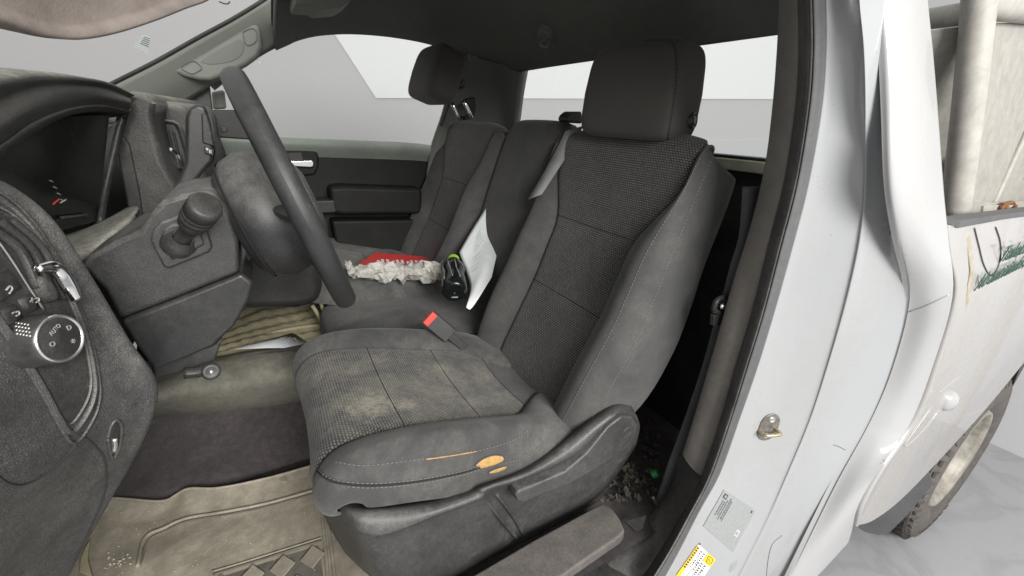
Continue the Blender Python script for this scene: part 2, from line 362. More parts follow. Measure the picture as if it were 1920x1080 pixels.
def thinpaper():
    m, nt, b = newmat('backlit_sticker_paper'); o = nt.nodes['Material Output']; t = N(nt, 'ShaderNodeBsdfTranslucent'); t.inputs[0].default_value = (.85, .92, .88, 1); b.inputs['Base Color'].default_value = (.8, .86, .82, 1)
    x = N(nt, 'ShaderNodeMixShader'); x.inputs[0].default_value = .75; nt.links.new(b.outputs[0], x.inputs[1]); nt.links.new(t.outputs[0], x.inputs[2]); nt.links.new(x.outputs[0], o.inputs[0]); return m
M['thin'] = thinpaper()
def marble():
    m, nt, b = newmat('pale_marble_floor'); g = N(nt, 'ShaderNodeNewGeometry'); co = g.outputs['Position']
    n = noise(nt, co, 1.2, 8, .6, 2.2); n2 = noise(nt, co, 3, 8, .7, 1)
    v = mathn(nt, 'ABSOLUTE', mathn(nt, 'SUBTRACT', n, .5)); c = mixc(nt, ramp(nt, v, 0, .06, .55, 0), (.37, .37, .38), (.27, .27, .28))
    c = mixc(nt, ramp(nt, n2, .3, .8, 0, .25), c, (.44, .44, .45)); nt.links.new(c, b.inputs['Base Color']); b.inputs['Roughness'].default_value = .35; return m
M['marble'] = marble()

# ================================================================== SETTING: studio floor and walls
def quad(name, pts, mat, thick=.05, nrm=None):
    pts = [np.asarray(p, float) for p in pts]; n = np.cross(pts[1] - pts[0], pts[3] - pts[0]); n /= np.linalg.norm(n)
    if nrm is not None and n.dot(nrm) > 0: n = -n
    return prism(name, pts, n * thick, mat, bevel=0)
fl = gridmesh('studio_floor', [[(x, y, 0) for x in (-9, 0, 9, 14)] for y in (-9, 0, 9, 14)], M['marble'], flip=True); tag(fl, kind='structure')
hd = np.array([.4959, .8684, 0]); sd = np.array([.8684, -.4959, 0])          # heading of the far wall
def far(px, py, dist):                       # point on the far wall plane at the given distance
    d = ray(px, py); return CAM + d * (dist / d.dot(hd))
def farwall(name, corners, dist, mat, thick=.06): o = prism(name, [far(a, b, dist) for a, b in corners], hd * thick, mat, bevel=0); tag(o, kind='structure'); return o
c0 = CAM + hd * 4.6; c0[2] = 0
prism_pts = [c0 - sd * 7, c0 + sd * 9, c0 + sd * 9 + np.array([0, 0, 3.6]), c0 - sd * 7 + np.array([0, 0, 3.6])]
tag(prism('wall_far', prism_pts, hd * .1, M['wall'], bevel=0), kind='structure')
farwall('wall_panel_upper', [(560, -40), (705, 184), (1520, 186), (1520, -120), (560, -120)], 4.585, M['wallw'], .02)
farwall('wall_panel_lower', [(700, 268), (1560, 262), (1560, 420), (700, 420)], 4.59, M['walll'], .02)
tag(prism('wall_front', [np.array(p) for p in ((-4.2, -7, 0), (-4.2, 3.0, 0), (-4.2, 3.0, 3.6), (-4.2, -7, 3.6))], (-.1, 0, 0), M['wall'], bevel=0), kind='structure')
tag(prism('wall_rear', [np.array(p) for p in ((3.36, -4, 0), (3.36, .10, 0), (3.36, .10, 1.35), (3.36, -4, 1.35))], (.08, 0, 0), M['walll'], bevel=0), kind='structure')

# ================================================================== SEATS
def seat_back(root, Dc, dx, dz=0.0, k=4, kv=4, bolst=True, stitch=True):
    prof = [(.548, -.775), (.545, -.70), (.603, -.585), (.669, -.467), (.711, -.37), (.748, -.277), (.787, -.16), (.812, -.075), (.832, -.040), (.868, -.030), (.915, -.055)]
    par = [(.215, .13, .020, .09), (.262, .152, .045, .165), (.279, .157, .057, .195), (.282, .16, .058, .195), (.279, .16, .054, .185), (.274, .164, .044, .172),
           (.276, .226, .026, .165), (.275, .238, .016, .156), (.268, .238, .008, .138), (.254, .222, .002, .10), (.22, .185, 0, .05)]
    pr = np.array(prof); T = np.gradient(pr, axis=0); T /= np.linalg.norm(T, axis=1)[:, None]; rows = []
    sag = [0, 0, 0, 0, 0, 0, .002, .008, .022, .04, .05]
    rdl = [0, 0, 0, 0, 0, 0, 0, .004, .012, .022, .028]
    for (x, z), (tx, tz), (w, ts, h, th), sg, rd in zip(pr, T, par, sag, rdl):
        nx, nz = -tz, tx
        half = [(0, -.005), (ts * .55, -.001), (ts - .012, .003), (ts, -.004), (ts + .014, .45 * h), ((ts + w) / 2 + .004, h - .3 * rd), (w - .016, .70 * h - rd), (w - .2 * rd, -.012 - 1.4 * rd), (w - .001, -.40 * th - rd), (w - .012, -.8 * th), (w - .06, -th), (0, -th)]
        full = [(-a, b) for a, b in half[::-1]] + half[1:]
        rows.append([V(x + dx + nx * b, Dc + a, z + dz + nz * b - sg * (abs(a) / .26) ** 4) for a, b in full])
    A = crk(np.array(rows), kv); A = np.swapaxes(crk(np.swapaxes(A, 0, 1), k), 0, 1)
    sn, c, sf = 8 * k, 11 * k, 14 * k                     # near seam, centre, far seam columns
    gridmesh('backrest_bolster', A[:, :sn + 1], M['fab'], root); gridmesh('backrest_bolster', A[:, sf:], M['fab'], root)
    r1, r2 = 3 * kv, 5 * kv
    for a, b in ((0, r1), (r1, r2), (r2, len(A) - 1)): gridmesh('insert_panel', A[a:b + 1, sn:sf + 1], M['dots'], root)
    for r in (r1, r2): tube('seam', A[r, sn:sf + 1], .0014, M['seam'], root, n=40, seg=6)
    for s in (sn, sf): tube('seam', A[:, s], .0016, M['seam'], root, n=70, seg=6)
    if stitch:
        nrm = np.array([0, -1, 0]); 
        for col in (sn - k - 2, sn - 2 * k - 2, sn - 4 * k + 1):
            cc = A[2:-kv * 2, col] ; nn = np.cross(np.gradient(A, axis=0)[2:-kv * 2, col], np.gradient(A, axis=1)[2:-kv * 2, col]); nn /= np.linalg.norm(nn, axis=1)[:, None]
            if nn[10].dot(np.array([-1, -1, 0])) < 0: nn = -nn
            stitches('stitching', resam(cc + nn * .0006, 160), M['stitch'] if col != sn - k - 2 else M['stitchdk'], root)
        cc = A[4:-kv * 3, sf + 5 * k - 3]; tube('seam', cc, .0014, M['stitchdk'], root, n=60, seg=6)
    return A
def seat_cushion(root, Dc, dx, dz=0.0, k=4, kv=4, fab='fabc', near=True):
    prof = [(.06, -.690), (.012, -.682), (-.016, -.652), (-.012, -.612), (.018, -.577), (.07, -.567), (.16, -.582), (.245, -.606), (.33, -.632), (.42, -.660), (.47, -.676), (.53, -.695), (.60, -.72)]
    #       half width, insert half width, bolster height, side drop
    par = [(.225, .15, .0, .02), (.245, .165, .0, .02), (.258, .178, .002, .03), (.265, .185, .006, .05), (.27, .185, .012, .07), (.274, .183, .020, .085), (.277, .178, .028, .095),
           (.278, .174, .032, .10), (.278, .172, .034, .10), (.277, .168, .034, .10), (.275, .13, .032, .10), (.27, .08, .022, .10), (.26, .05, .01, .10)]
    pr = np.array(prof); T = np.gradient(pr, axis=0); T /= np.linalg.norm(T, axis=1)[:, None]; rows = []
    for (x, z), (tx, tz), (w, ts, h, dr) in zip(pr, T, par):
        nx, nz = -tz, tx
        half = [(0, -.006), (ts * .55, -.003), (ts - .012, .002), (ts, -.003), (ts + .016, .5 * h), ((ts + w) / 2, h), (w - .028, .82 * h), (w - .006, .1 * h - .008), (w + .003, -.35 * dr - .01), (w, -dr)]
        full = [(-a, b) for a, b in half[::-1]] + half[1:]
        rows.append([V(x + dx + nx * b, Dc + a, z + dz + nz * b) for a, b in full])
    A = crk(np.array(rows), kv); A = np.swapaxes(crk(np.swapaxes(A, 0, 1), k), 0, 1)
    sn, sf = 6 * k, 12 * k; re = 10 * kv
    gridmesh('cushion_bolster', A[:, :sn + 1], M[fab], root, flip=True); gridmesh('cushion_bolster', A[:, sf:], M[fab], root, flip=True)
    gridmesh('cushion_rear', A[re:, sn:sf + 1], M[fab], root, flip=True)
    rs = [0, 6 * kv, 8 * kv, re]
    for a, b in zip(rs, rs[1:]): gridmesh('insert_panel', A[a:b + 1, sn:sf + 1], M['dotc'], root, flip=True)
    for r in rs[1:]: tube('seam', A[r, sn:sf + 1], .0011, M['seam'], root, n=40, seg=6)
    for s in (sn, sf): tube('seam', A[:re + 1, s], .0013, M['seam'], root, n=70, seg=6)
    return A
M['dotc'] = fabric('worn_dotted_cushion_fabric', (.068, .066, .063), True, .35, dcol=(.30, .27, .20), stain=[(P(690, 765, .86), .055, .75), (P(760, 760, .84), .03, .55), (P(740, 830, .72), .03, .4), (P(870, 740, .85), .02, .3)], dotcol=(.28, .27, .255))

ds = thing('driver_seat', V(.3, .88, -.95), 'grey fabric driver seat with dotted inserts and torn cushion edge', 'car seat')
AB = seat_back(ds, .88, 0)
AC = seat_cushion(ds, .88, 0)
_t = BVHTree.FromPolygons([tuple(v) for v in AC.reshape(-1, 3)], [(i * AC.shape[1] + j, i * AC.shape[1] + j + 1, (i + 1) * AC.shape[1] + j + 1, (i + 1) * AC.shape[1] + j) for i in range(AC.shape[0] - 1) for j in range(AC.shape[1] - 1)])
M['dots_worn'] = fabric('stained_dotted_cushion_fabric', (.042, .041, .040), True, .6, dcol=(.34, .315, .25), dotcol=(.28, .27, .255),
    stain=[(hit(_t, 690, 762), .060, .95), (hit(_t, 765, 760), .030, .7), (hit(_t, 730, 815), .035, .45), (hit(_t, 745, 840), .03, .5), (hit(_t, 880, 755), .022, .4), (hit(_t, 640, 700), .05, .25), (hit(_t, 830, 690), .03, .35)])
for o in list(bpy.data.objects):
    if o.parent == ds and o.data.materials and o.data.materials[0] == M['dotc']: o.data.materials[0] = M['dots_worn']
k = 4
def normals(A):
    n = np.cross(np.gradient(A, axis=0), np.gradient(A, axis=1)); return n / (np.linalg.norm(n, axis=2)[:, :, None] + 1e-9)
NC = normals(AC); NC *= np.sign(NC[30, 30] @ np.array([0, 0, 1]))
stitches('stitching', resam((AC + NC * .0006)[8:40, -(4 * k)], 140), M['stitchdk'], ds)
# headrest
hx = np.array([[-.99, 0, .10], [0, 1, 0], [.10, 0, .99]]); hx[0] /= np.linalg.norm(hx[0]); hx[2] /= np.linalg.norm(hx[2])
def hfn(q):
    q = q.copy(); q[1] *= 1 - .06 * q[2] - .05 * (q[2] ** 2); q[0] *= 1 - .12 * abs(q[2]) ** 2; return q
def headrest(root, c, half=(.058, .158, .108), ax=hx):
    h = superbox('headrest', c, ax, half, .26, M['fabdk'], root, n=36, fn=hfn)
    return h
hr = headrest(ds, V(.852, .872, .052))
hb = bvhw(hr)
def seamline(name, tr, pts, mat, parent, r=.0015, n=40, st=True):
    c = [hit(tr, *p, off=.0004) for p in resam(np.array(pts, float), n)]; c = [p for p in c if p is not None]
    if len(c) > 3: tube(name, c, r, mat, parent, n=n, seg=6)
    return c
c = seamline('seam', hb, [(1190, 80), (1240, 75), (1262, 84), (1268, 120), (1266, 170), (1258, 225), (1251, 268)], M['seam'], hr)
if len(c) > 5: stitches('stitching', resam(np.array(c) + np.array([-.0018, -.001, 0]), 120), M['stitchdk'], hr)
def button(parent, o, d, r, mt1=None, mt2=None):
    lathe('headrest_button', o, d, [(-.01, r), (.002, r), (.004, r * .93), (.003, r * .8), (-.001, r * .74), (-.001, r * .62), (.003, r * .58), (.004, r * .3), (.004, 0)], M['shroudlow'], parent, 28)
h0 = hit(hb, 1300, 226, 0)
button(hr, h0 if h0 is not None else V(.87, .72, .0), (.35, -1, .05), .0175)
for D in (.80, .95): tube('headrest_post', [V(.862, D, -.03), V(.87, D, -.12)], .006, M['chrome'], hr, n=4, seg=10)
# torn foam at the cushion's near edge
tc = [o for o in bpy.data.objects if o.name == 'cushion_bolster'][0]; tb = bvhw(tc)
for q, dbl in (([(628, 866), (665, 872), (700, 872), (790, 861), (893, 846), (960, 826), (990, 806)], 0), ([(592, 880), (612, 897), (640, 906), (700, 910), (780, 903), (860, 888), (900, 876)], 1), ([(948, 868), (985, 858), (1030, 838)], 0)):
    c_ = [hit(tb, *p, off=.0002) for p in resam(np.array(q, float), 60)]; c_ = np.array([p for p in c_ if p is not None])
    if len(c_) < 4: print('cushion seam miss'); continue
    if dbl:
        tube('seam', c_, .0022, M['seam'], ds, n=60, seg=6)
        for dzz in (.005, -.005): stitches('stitching', resam(c_ + np.array([0, -.0008, dzz]), 140), M['stitch'], ds)
    else: stitches('stitching', resam(c_ + np.array([0, -.0006, .0006]), 140), M['stitch'], ds)
def tear(name, outline, mat, parent, off=.0012, rim=True):
    c = np.mean(np.array(outline, float), 0); vs = []; F = []; q = crk(np.array(outline + outline[:1], float), 4)[:-1]; n = len(q)
    ctr = hit(tb, *c, off=off + .001)
    if ctr is None: print('tear miss', c); return
    vs.append(ctr)
    for f, o2 in ((.55, off + .001), (1., off * .3)):
        for p in q:
            h = hit(tb, *(c + (p - c) * f), off=o2); vs.append(h if h is not None else vs[-1])
    for i in range(n):
        j = (i + 1) % n; F.append((0, 1 + i, 1 + j)); F.append((1 + i, 1 + n + i, 1 + n + j, 1 + j))
    o = mesh(name, vs, F, mat, parent)
    if rim: tube('torn_edge', np.array(vs[1 + n:] + vs[1 + n:n + 2]), .0018, M['fab'], o, n=40, seg=6)
    return o
tear('torn_foam', [(890, 872), (905, 860), (925, 853), (943, 855), (944, 864), (925, 873), (900, 879)], M['foam'], ds)
tear('torn_foam', [(915, 885), (930, 878), (950, 873), (948, 879), (932, 886), (918, 888)], M['foam'], ds)
tear('split_seam_foam', [(800, 860), (830, 855.5), (860, 851), (890, 846), (890, 848), (860, 853.3), (830, 858), (802, 862)], M['foam'], ds, rim=False)

# moulded side trim
stn = [((606, 915, .77), (603, 928, .76), (606, 950, .755), (618, 985, .75), (648, 1035, .75)), ((648, 938, .66), (646, 956, .625), (656, 983, .61), (664, 1002, .615), (690, 1075, .632)), ((700, 945, .65), (700, 962, .595), (715, 999, .575), (717, 1014, .583), (740, 1110, .60)),
       ((800, 930, .65), (800, 948, .592), (808, 967, .572), (811, 982, .581), (830, 1095, .60)), ((868, 915, .65), (866, 930, .592), (884, 938, .572), (889, 953, .581), (915, 1042, .60)), ((888, 908, .65), (888, 921, .592), (903, 929, .572), (910, 946, .585), (950, 1022, .606)),
       ((905, 902, .65), (905, 912, .592), (915, 916, .572), (925, 932, .604), (966, 1012, .615)), ((987, 868, .65), (987, 880, .592), (992, 891, .572), (997, 906, .606), (1022, 985, .615)), ((1060, 820, .65), (1060, 832, .592), (1078, 849, .572), (1085, 864, .606), (1095, 948, .615)),
       ((1112, 778, .65), (1114, 788, .592), (1122, 812, .572), (1130, 826, .606), (1142, 908, .615)), ((1150, 752, .65), (1152, 762, .595), (1162, 781, .574), (1172, 794, .606), (1178, 856, .615)), ((1182, 752, .65), (1184, 764, .60), (1194, 782, .59), (1199, 800, .606), (1192, 834, .615))]
A = np.swapaxes(np.array([[P(*p) for p in st_] for st_ in stn]), 0, 1)
tr, _ = sheet('side_trim', A, M['trim'], ds, 5, 5, thick=.004, off=0)
for q in ([(908, 936, .592), (940, 975, .594), (968, 1008, .604)], [(930, 926, .60), (962, 968, .606), (980, 1000, .61)]): tube('trim_rib', L3(*q), .004, M['trim'], tr, n=12, seg=8)
lv = prism('recline_lever', L(.560, (966, 930), (972, 921), (1000, 910), (1060, 884), (1100, 850), (1140, 800), (1166, 781), (1186, 782), (1197, 797), (1194, 818), (1176, 842), (1140, 868), (1070, 908), (1000, 936), (982, 944), (970, 942)), .04, M['trim'], ds, bevel=.010, seg=5)
lathe('lever_pivot_cap', P(1176, 812, .5595), (0, -1, 0), [(-.01, .0145), (.0005, .0145), (.0012, .0135), (.0006, .0125), (.0012, 0)], M['trim'], lv, 28)
prism('seat_riser', L(.62, (700, 1010), (1150, 800), (1180, 840), (1130, 940), (960, 1030), (800, 1110), (720, 1090)), .50, M['black'], ds, bevel=.01)

# passenger seat
ps = thing('passenger_seat', V(.3, 1.80, -.95), 'dusty grey passenger seat with raised headrest beyond the centre seat', 'car seat')
seat_back(ps, 1.80, -.015, stitch=False, k=3, kv=3)
seat_cushion(ps, 1.80, .0, dz=.035, k=3, kv=3, fab='fabc')
pax = np.array([[-.93, 0, .36], [0, 1, 0], [.36, 0, .93]])
ph = superbox('headrest', V(.655, 1.78, .135), pax, (.062, .15, .10), .32, M['fabdk'], ps, n=30, fn=hfn)
hbp = bvhw(ph); h0 = hit(hbp, 863, 157, 0)
if h0 is not None: button(ph, h0, (.2, -1, .1), .02)
for a, b in (((846, 190), (862, 226)), ((868, 186), (885, 222))):
    tube('headrest_post', [P(*a, 1.76 if a[0] < 860 else 1.68), P(*b, 1.76 if a[0] < 860 else 1.68)], .0075, M['chrome'], ph, n=4, seg=10)

# centre seat
cs = thing('centre_seat', V(.3, 1.38, -.95), 'narrow grey centre seat between the two front seats holding bottle and papers', 'car seat')
rows = []
for (x, z, w) in ((.10, -.84, .95), (.085, -.76, .97), (.09, -.70, .985), (.11, -.665, .995), (.16, -.648, 1), (.30, -.655, 1), (.45, -.672, 1), (.60, -.69, 1), (.66, -.70, 1)):
    D0, D1 = 1.39 - .205 * w, 1.39 + .2 * w
    rows.append([V(x, D0, min(z, -.655) - .11), V(x, D0 - .006, min(z, -.655) - .05), V(x, D0 + .004, z - .014), V(x, D0 + .03, z), V(x, 1.32, z + .006), V(x, 1.40, z + .008), V(x, 1.5, z + .006), V(x, D1 - .03, z), V(x, D1 - .004, z - .014), V(x, D1, z - .1)])
co, CA = sheet('seat_cushion', rows, M['fabc'], cs, 5, 5, flip=True)
tube('piping', CA[3:, 11], .0022, M['stitchdk'], co, n=60, seg=6); tube('piping', CA[11, 8:40], .0022, M['stitchdk'], co, n=60, seg=6)
rows = []
for (x, z, w, th) in ((.60, -.70, .19, .1), (.63, -.55, .2, .12), (.68, -.40, .205, .12), (.745, -.22, .205, .12), (.80, -.08, .2, .11), (.83, -.032, .185, .08), (.865, -.02, .165, .05), (.90, -.035, .15, .01)):
    full = [(0, -th), (-w + .05, -th), (-w, -.7 * th), (-w, -.02), (-w + .02, .0), (-w * .5, .008), (0, .01), (w * .5, .008), (w - .02, 0), (w, -.02), (w, -.7 * th), (w - .05, -th), (0, -th)]
    rows.append([V(x + .02 - .92 * b, 1.345 + a * .85, z + .38 * b) for a, b in full])
cb, _ = sheet('backrest', rows, M['fab'], cs, 4, 4)

# ================================================================== CAB SHELL: headliner, pillars, rear wall
ed = np.array(L(2.0, (440, 132), (500, 92), (560, 66), (620, 54), (700, 57), (780, 68), (835, 84), (875, 90)))
def ez(x):
    z = np.interp(x, ed[:, 0], ed[:, 2] - 1.70); return z
xs = [.115, .15, .2, .28, .40, .55, .70, .82, .93, 1.02, 1.07]; rows = []
for D, b in ((2.02, 0), (1.98, .012), (1.85, .05), (1.6, .09), (1.3, .105), (1.0, .10), (.75, .075), (.55, .03), (.46, -.02)):
    row = []
    for x in xs:
        z = ez(min(x, .80)) + b; f = max(0., (x - .72) / .35); f = min(1, f) ** 1.5
        zr = .187 if D < 1.9 else .187 + (D - 1.9) * .2
        row.append(V(x, D - (.12 * f if D > 1.9 else 0), z * (1 - f) + zr * f))
    rows.append(row)
hl = thing('headliner', V(.5, 1.3, .35), 'dark grey cloth headliner over the seats', 'headliner')
ho, HA = sheet('ceiling_lining', rows, M['headliner'], hl, 4, 4, thick=.015, off=1)
rs_ = crk(np.array([[p + np.array([0, -.01 if p[1] < 1 else .01, .035]) for p in r] for r in rows]), 3); rs_ = np.swapaxes(crk(np.swapaxes(rs_, 0, 1), 3), 0, 1)
rf_ = thing('cab_roof', V(.6, 1.2, .45), 'white outer roof skin over the cab', 'roof')
gridmesh('roof_skin', rs_, M['white'], rf_)
def hook(px, py, D, nm='coat_hook'):
    p = P(px, py, D); r = lathe('hook_base', p + np.array([0, 0, .02]), (-.5, -.25, -.8), [(-.02, .03), (.006, .026), (.010, .018), (.006, .012), (.004, 0)], M['pillardk'], hl, 24)
    tube('hook', [p + np.array([-.012, -.004, .008]), p + np.array([-.02, -.008, -.012]), p + np.array([.0, -.012, -.016]), p + np.array([.012, -.012, .004])], .005, M['pillar'], r, n=14, seg=8)
hook(1021, 78, 1.42); hook(1351, 8, .84)
pv = thing('passenger_sun_visor', P(600, 6, 1.5), 'pale beige sun visor folded against the headliner front', 'sun visor')
prism('visor_pad', L(1.50, (548, -30), (660, -30), (658, 2), (640, 13), (598, 17), (585, 10), (553, 8)), .16, M['pillar'], pv, bevel=.006)
sv = thing('driver_sun_visor', P(150, 20, .62), 'brown grey sun visor hanging down at the upper left corner', 'sun visor')
vo = [(-160, -160, .50), (-160, -20, .50), (-60, 25, .53), (0, 47, .555), (60, 66, .585), (125, 72, .62), (195, 61, .66), (270, 38, .70), (330, 15, .745), (385, -8, .79), (420, -60, .82), (430, -160, .83)]
vp = crk(np.array([P(*p) for p in vo]), 6)
cen = P(130, -150, .64); vn = np.cross(vp[0] - cen, vp[30] - cen); vn /= np.linalg.norm(vn); vn *= np.sign(vn.dot(CAM - cen))
A = np.array([[cen + (p - cen) * f + vn * h for p in vp] for f, h in ((1.0, -.018), (1.004, 0), (.99, .010), (.95, .012), (.90, .006), (.86, .004), (.6, .010), (.3, .012), (.0, .012))])
gridmesh('visor_pad', A, M['visor'], sv, thick=.004)
# passenger A-pillar with grab handle
ap = thing('front_pillar_trim', P(350, 110, 2.0), 'pale grey windscreen pillar trim with moulded grab handle', 'pillar trim')
r0 = [(120, 206, 1.88), (205, 161, 1.88), (290, 118, 1.89), (370, 73, 1.90), (440, 35, 1.91), (505, -6, 1.92), (560, -50, 1.92)]
r1 = [(200, 228, 1.93), (262, 190, 1.93), (335, 148, 1.94), (405, 103, 1.95), (465, 62, 1.95), (520, 25, 1.95), (580, -15, 1.93)]
r2 = [(270, 240, 2.0), (325, 200, 2.0), (378, 166, 2.01), (440, 130, 2.01), (492, 98, 2.01), (540, 66, 2.0), (600, 40, 1.97)]
po, PA = sheet('pillar_cover', [L3(*r0), L3(*r1), L3(*r2)], M['pillar'], ap, 5, 5, thick=.02, off=0)
tube('glass_edge', [P(a, b - 2, D - .01) for a, b, D in r0], .006, M['black'], ap, n=40, seg=8)
tube('panel_gap', L3((518, 20, 1.94), (532, 45, 1.955), (556, 72, 1.985)), .0022, M['seam'], ap, n=12, seg=6)
gh = prism('grab_handle', L(1.905, (322, 133), (345, 120), (372, 104), (430, 70), (470, 46), (484, 44), (490, 60), (492, 88), (484, 106), (462, 122), (425, 140), (395, 152), (372, 150), (345, 143)), .09, M['pillar'], ap, bevel=.014, seg=4)
prism('handle_recess', L(1.9035, (378, 112), (440, 77), (455, 76), (459, 90), (452, 106), (432, 117), (400, 122), (385, 120)), .02, M['pillardk'], gh, bevel=.004, k=3)
for q in ([(340, 124), (362, 114), (378, 127), (372, 133), (360, 138), (342, 130)], [(455, 60), (472, 53), (481, 60), (479, 78), (462, 84)]):
    tube('cap_outline', L(1.9, *(q + q[:1])), .0014, M['pillardk'], gh, n=30, seg=6)
# rear quarter trim, passenger side
qt = thing('rear_quarter_trim', V(.95, 1.95, -.1), 'dark plastic rear corner trim behind the raised passenger headrest', 'pillar trim')
rows = [L3((832, 60, 2.0), (880, 80, 1.98), (935, 105, 1.93), (992, 122, 1.80)), L3((838, 86, 2.01), (885, 100, 1.99), (935, 118, 1.94), (988, 132, 1.80)), L3((842, 150, 2.03), (892, 160, 2.01), (938, 172, 1.96), (979, 180, 1.82)),
        L3((828, 215, 2.04), (885, 230, 2.02), (936, 238, 1.97), (972, 232, 1.84)), L3((805, 290, 2.06), (870, 310, 2.04), (925, 310, 1.99), (960, 300, 1.86)), L3((790, 420, 2.06), (850, 450, 2.04), (900, 450, 1.99), (935, 430, 1.87))]
qo, QA = sheet('trim_panel', rows, M['pillardk'], qt, 5, 4, thick=.02, off=0)
tube('door_seal', L3((800, 60, 2.02), (838, 78, 2.0), (852, 92, 2.0), (858, 118, 2.0), (845, 180, 2.02), (826, 235, 2.03)), .008, M['seal'], qt, n=30)
prism('emblem_cover', L(1.955, (879, 99), (896, 98), (897, 114), (880, 116)), .02, M['pillar'], qt, bevel=.004)
lathe('belt_anchor', P(868, 208, 1.965), (-.3, -1, 0), [(-.03, .03), (.004, .028), (.006, .02), (.002, .012), (.002, 0)], M['black'], qt, 24)
prism('anchor_cover', L(1.985, (875, 185), (890, 182), (893, 200), (890, 220), (872, 225)), .03, M['black'], qt, bevel=.005)
# rear wall and window
rw = thing('cab_rear_wall', V(1.1, 1.2, -.95), 'black lower back wall of the cab beneath the rear window', 'cab wall')
prism('wall_panel', [V(1.085, .36, -1.0), V(1.085, 1.93, -1.0), V(1.085, 1.93, -.128), V(1.085, .36, -.128)], (.04, 0, 0), M['black'], rw, bevel=.004)
prism('window_ledge', [V(1.07, .36, -.128), V(1.07, 1.93, -.128), V(1.07, 1.93, -.098), V(1.07, .36, -.098)], (.05, 0, 0), M['cream'], rw, bevel=.004)
prism('window_gasket', [V(1.072, .36, -.0975), V(1.072, 1.9, -.0975), V(1.072, 1.9, -.090), V(1.072, .36, -.090)], (.03, 0, 0), M['black'], rw, bevel=.002)
prism('window_pane', [V(1.09, .36, -.09), V(1.09, 1.9, -.09), V(1.09, 1.9, .20), V(1.09, .36, .20)], (.004, 0, 0), M['glass'], rw, bevel=0)
# windscreen
ws = thing('windscreen', V(-.4, 1.2, .0), 'tilted windscreen glass with two small paper stickers', 'windscreen')
rows = [[V(-.55, 1.95, -.04), V(-.36, 1.93, .075), V(-.13, 1.93, .215), V(.12, 1.93, .36)], [V(-.66, 1.6, -.03), V(-.45, 1.6, .09), V(-.2, 1.6, .23), V(.05, 1.6, .39)], [V(-.70, 1.2, -.03), V(-.48, 1.2, .09), V(-.23, 1.2, .235), V(.02, 1.2, .40)],
        [V(-.66, .8, -.03), V(-.45, .8, .09), V(-.2, .8, .23), V(.05, .8, .39)], [V(-.55, .46, -.04), V(-.36, .46, .075), V(-.13, .46, .2), V(.12, .46, .33)]]
wo, WA = sheet('glass_pane', rows, M['glass'], ws, 5, 5); wb = bvhw(wo)
for q, ln in (([(267, 63), (280, 67), (276, 100), (250, 86)], 5), ([(318, 88), (322, 92), (338, 131), (296, 112)], 4)):
    s = decal('paper_sticker', wb, q, M['thin'], ws, 4, .002)
    if s is None: continue
    for i in range(ln):
        t = .1 + .6 * i / ln; a = np.array(q[0]) * (1 - t) + np.array(q[3]) * t; b = np.array(q[1]) * (1 - t) + np.array(q[2]) * t
        c = [hit(wb, *(a + (b - a) * f), off=.004) for f in (.1, .5, .9)]
        if all(v is not None for v in c): tube('print_line', c, .0014, M['inkf'], s, n=5, seg=4)
c = [hit(wb, *p, off=.002) for p in ((410, 2), (418, 5), (426, 6), (430, 2))]
if all(v is not None for v in c): tube('pen_mark', c, .002, M['ink'], ws, n=12, seg=5)

# ================================================================== PASSENGER DOOR
pd = thing('passenger_door', V(.3, 2.1, -.95), 'black plastic passenger door panel with chrome inside handle', 'car door')
prism('door_panel', L(2.09, (300, 262), (430, 264), (620, 270), (815, 280), (815, 480), (700, 660), (250, 700)), .06, M['doordk'], pd, bevel=.01)
rows = [L(2.12, (300, 240), (420, 250), (520, 257), (640, 262), (760, 267), (815, 273)), L(2.06, (300, 246), (420, 257), (520, 264), (640, 268), (760, 273), (815, 279)), L(2.055, (300, 262), (420, 268), (520, 273), (640, 278), (760, 283), (815, 288)), L(2.09, (300, 285), (420, 290), (520, 292), (640, 296), (760, 300), (815, 304))]
sheet('window_sill', rows, M['doorlt'], pd, 5, 4, flip=True)
hz = prism('handle_bezel', L(2.068, (520, 282), (560, 279), (590, 279), (597, 290), (598, 312), (590, 328), (555, 331), (525, 328)), .03, M['doordk'], pd, bevel=.008)
prism('handle_cup', L(2.066, (528, 287), (566, 285), (570, 300), (560, 305), (530, 305)), .01, M['black'], hz, bevel=.003)
prism('inside_handle', L(2.045, (540, 301), (585, 300), (590, 304), (589, 313), (583, 315), (545, 313)), .015, M['chrome'], pd, bevel=.006, seg=4)
prism('armrest', L(1.99, (618, 352), (640, 349), (792, 354), (792, 402), (640, 404), (622, 398)), .12, M['doordk'], pd, bevel=.018, seg=4)
prism('pull_cup', L(1.985, (575, 377), (628, 375), (632, 399), (582, 402)), .1, M['black'], pd, bevel=.008)
prism('door_pocket', L(2.0, (622, 414), (792, 412), (792, 480), (660, 470), (630, 455)), .1, M['doordk'], pd, bevel=.012)
sw = prism('switch_panel', L(2.05, (384, 206), (440, 206), (470, 262), (408, 258)), .03, M['black'], pd, bevel=.006)
prism('lock_switch', L(2.047, (413, 238), (424, 237), (427, 247), (416, 249)), .008, M['shroudlow'], sw, bevel=.003)
prism('sail_panel', L(2.06, (322, 198), (393, 158), (399, 210), (345, 215)), .02, M['black'], pd, bevel=.004)
prism('mirror_edge', L(2.22, (396, 172), (420, 168), (424, 204), (399, 206)), .06, M['pillar'], pd, bevel=.01)
prism('window_pane', L(2.125, (395, 262), (395, 165), (500, 85), (620, 48), (780, 62), (842, 80), (836, 160), (815, 280)), .004, M['glass'], pd, bevel=0)
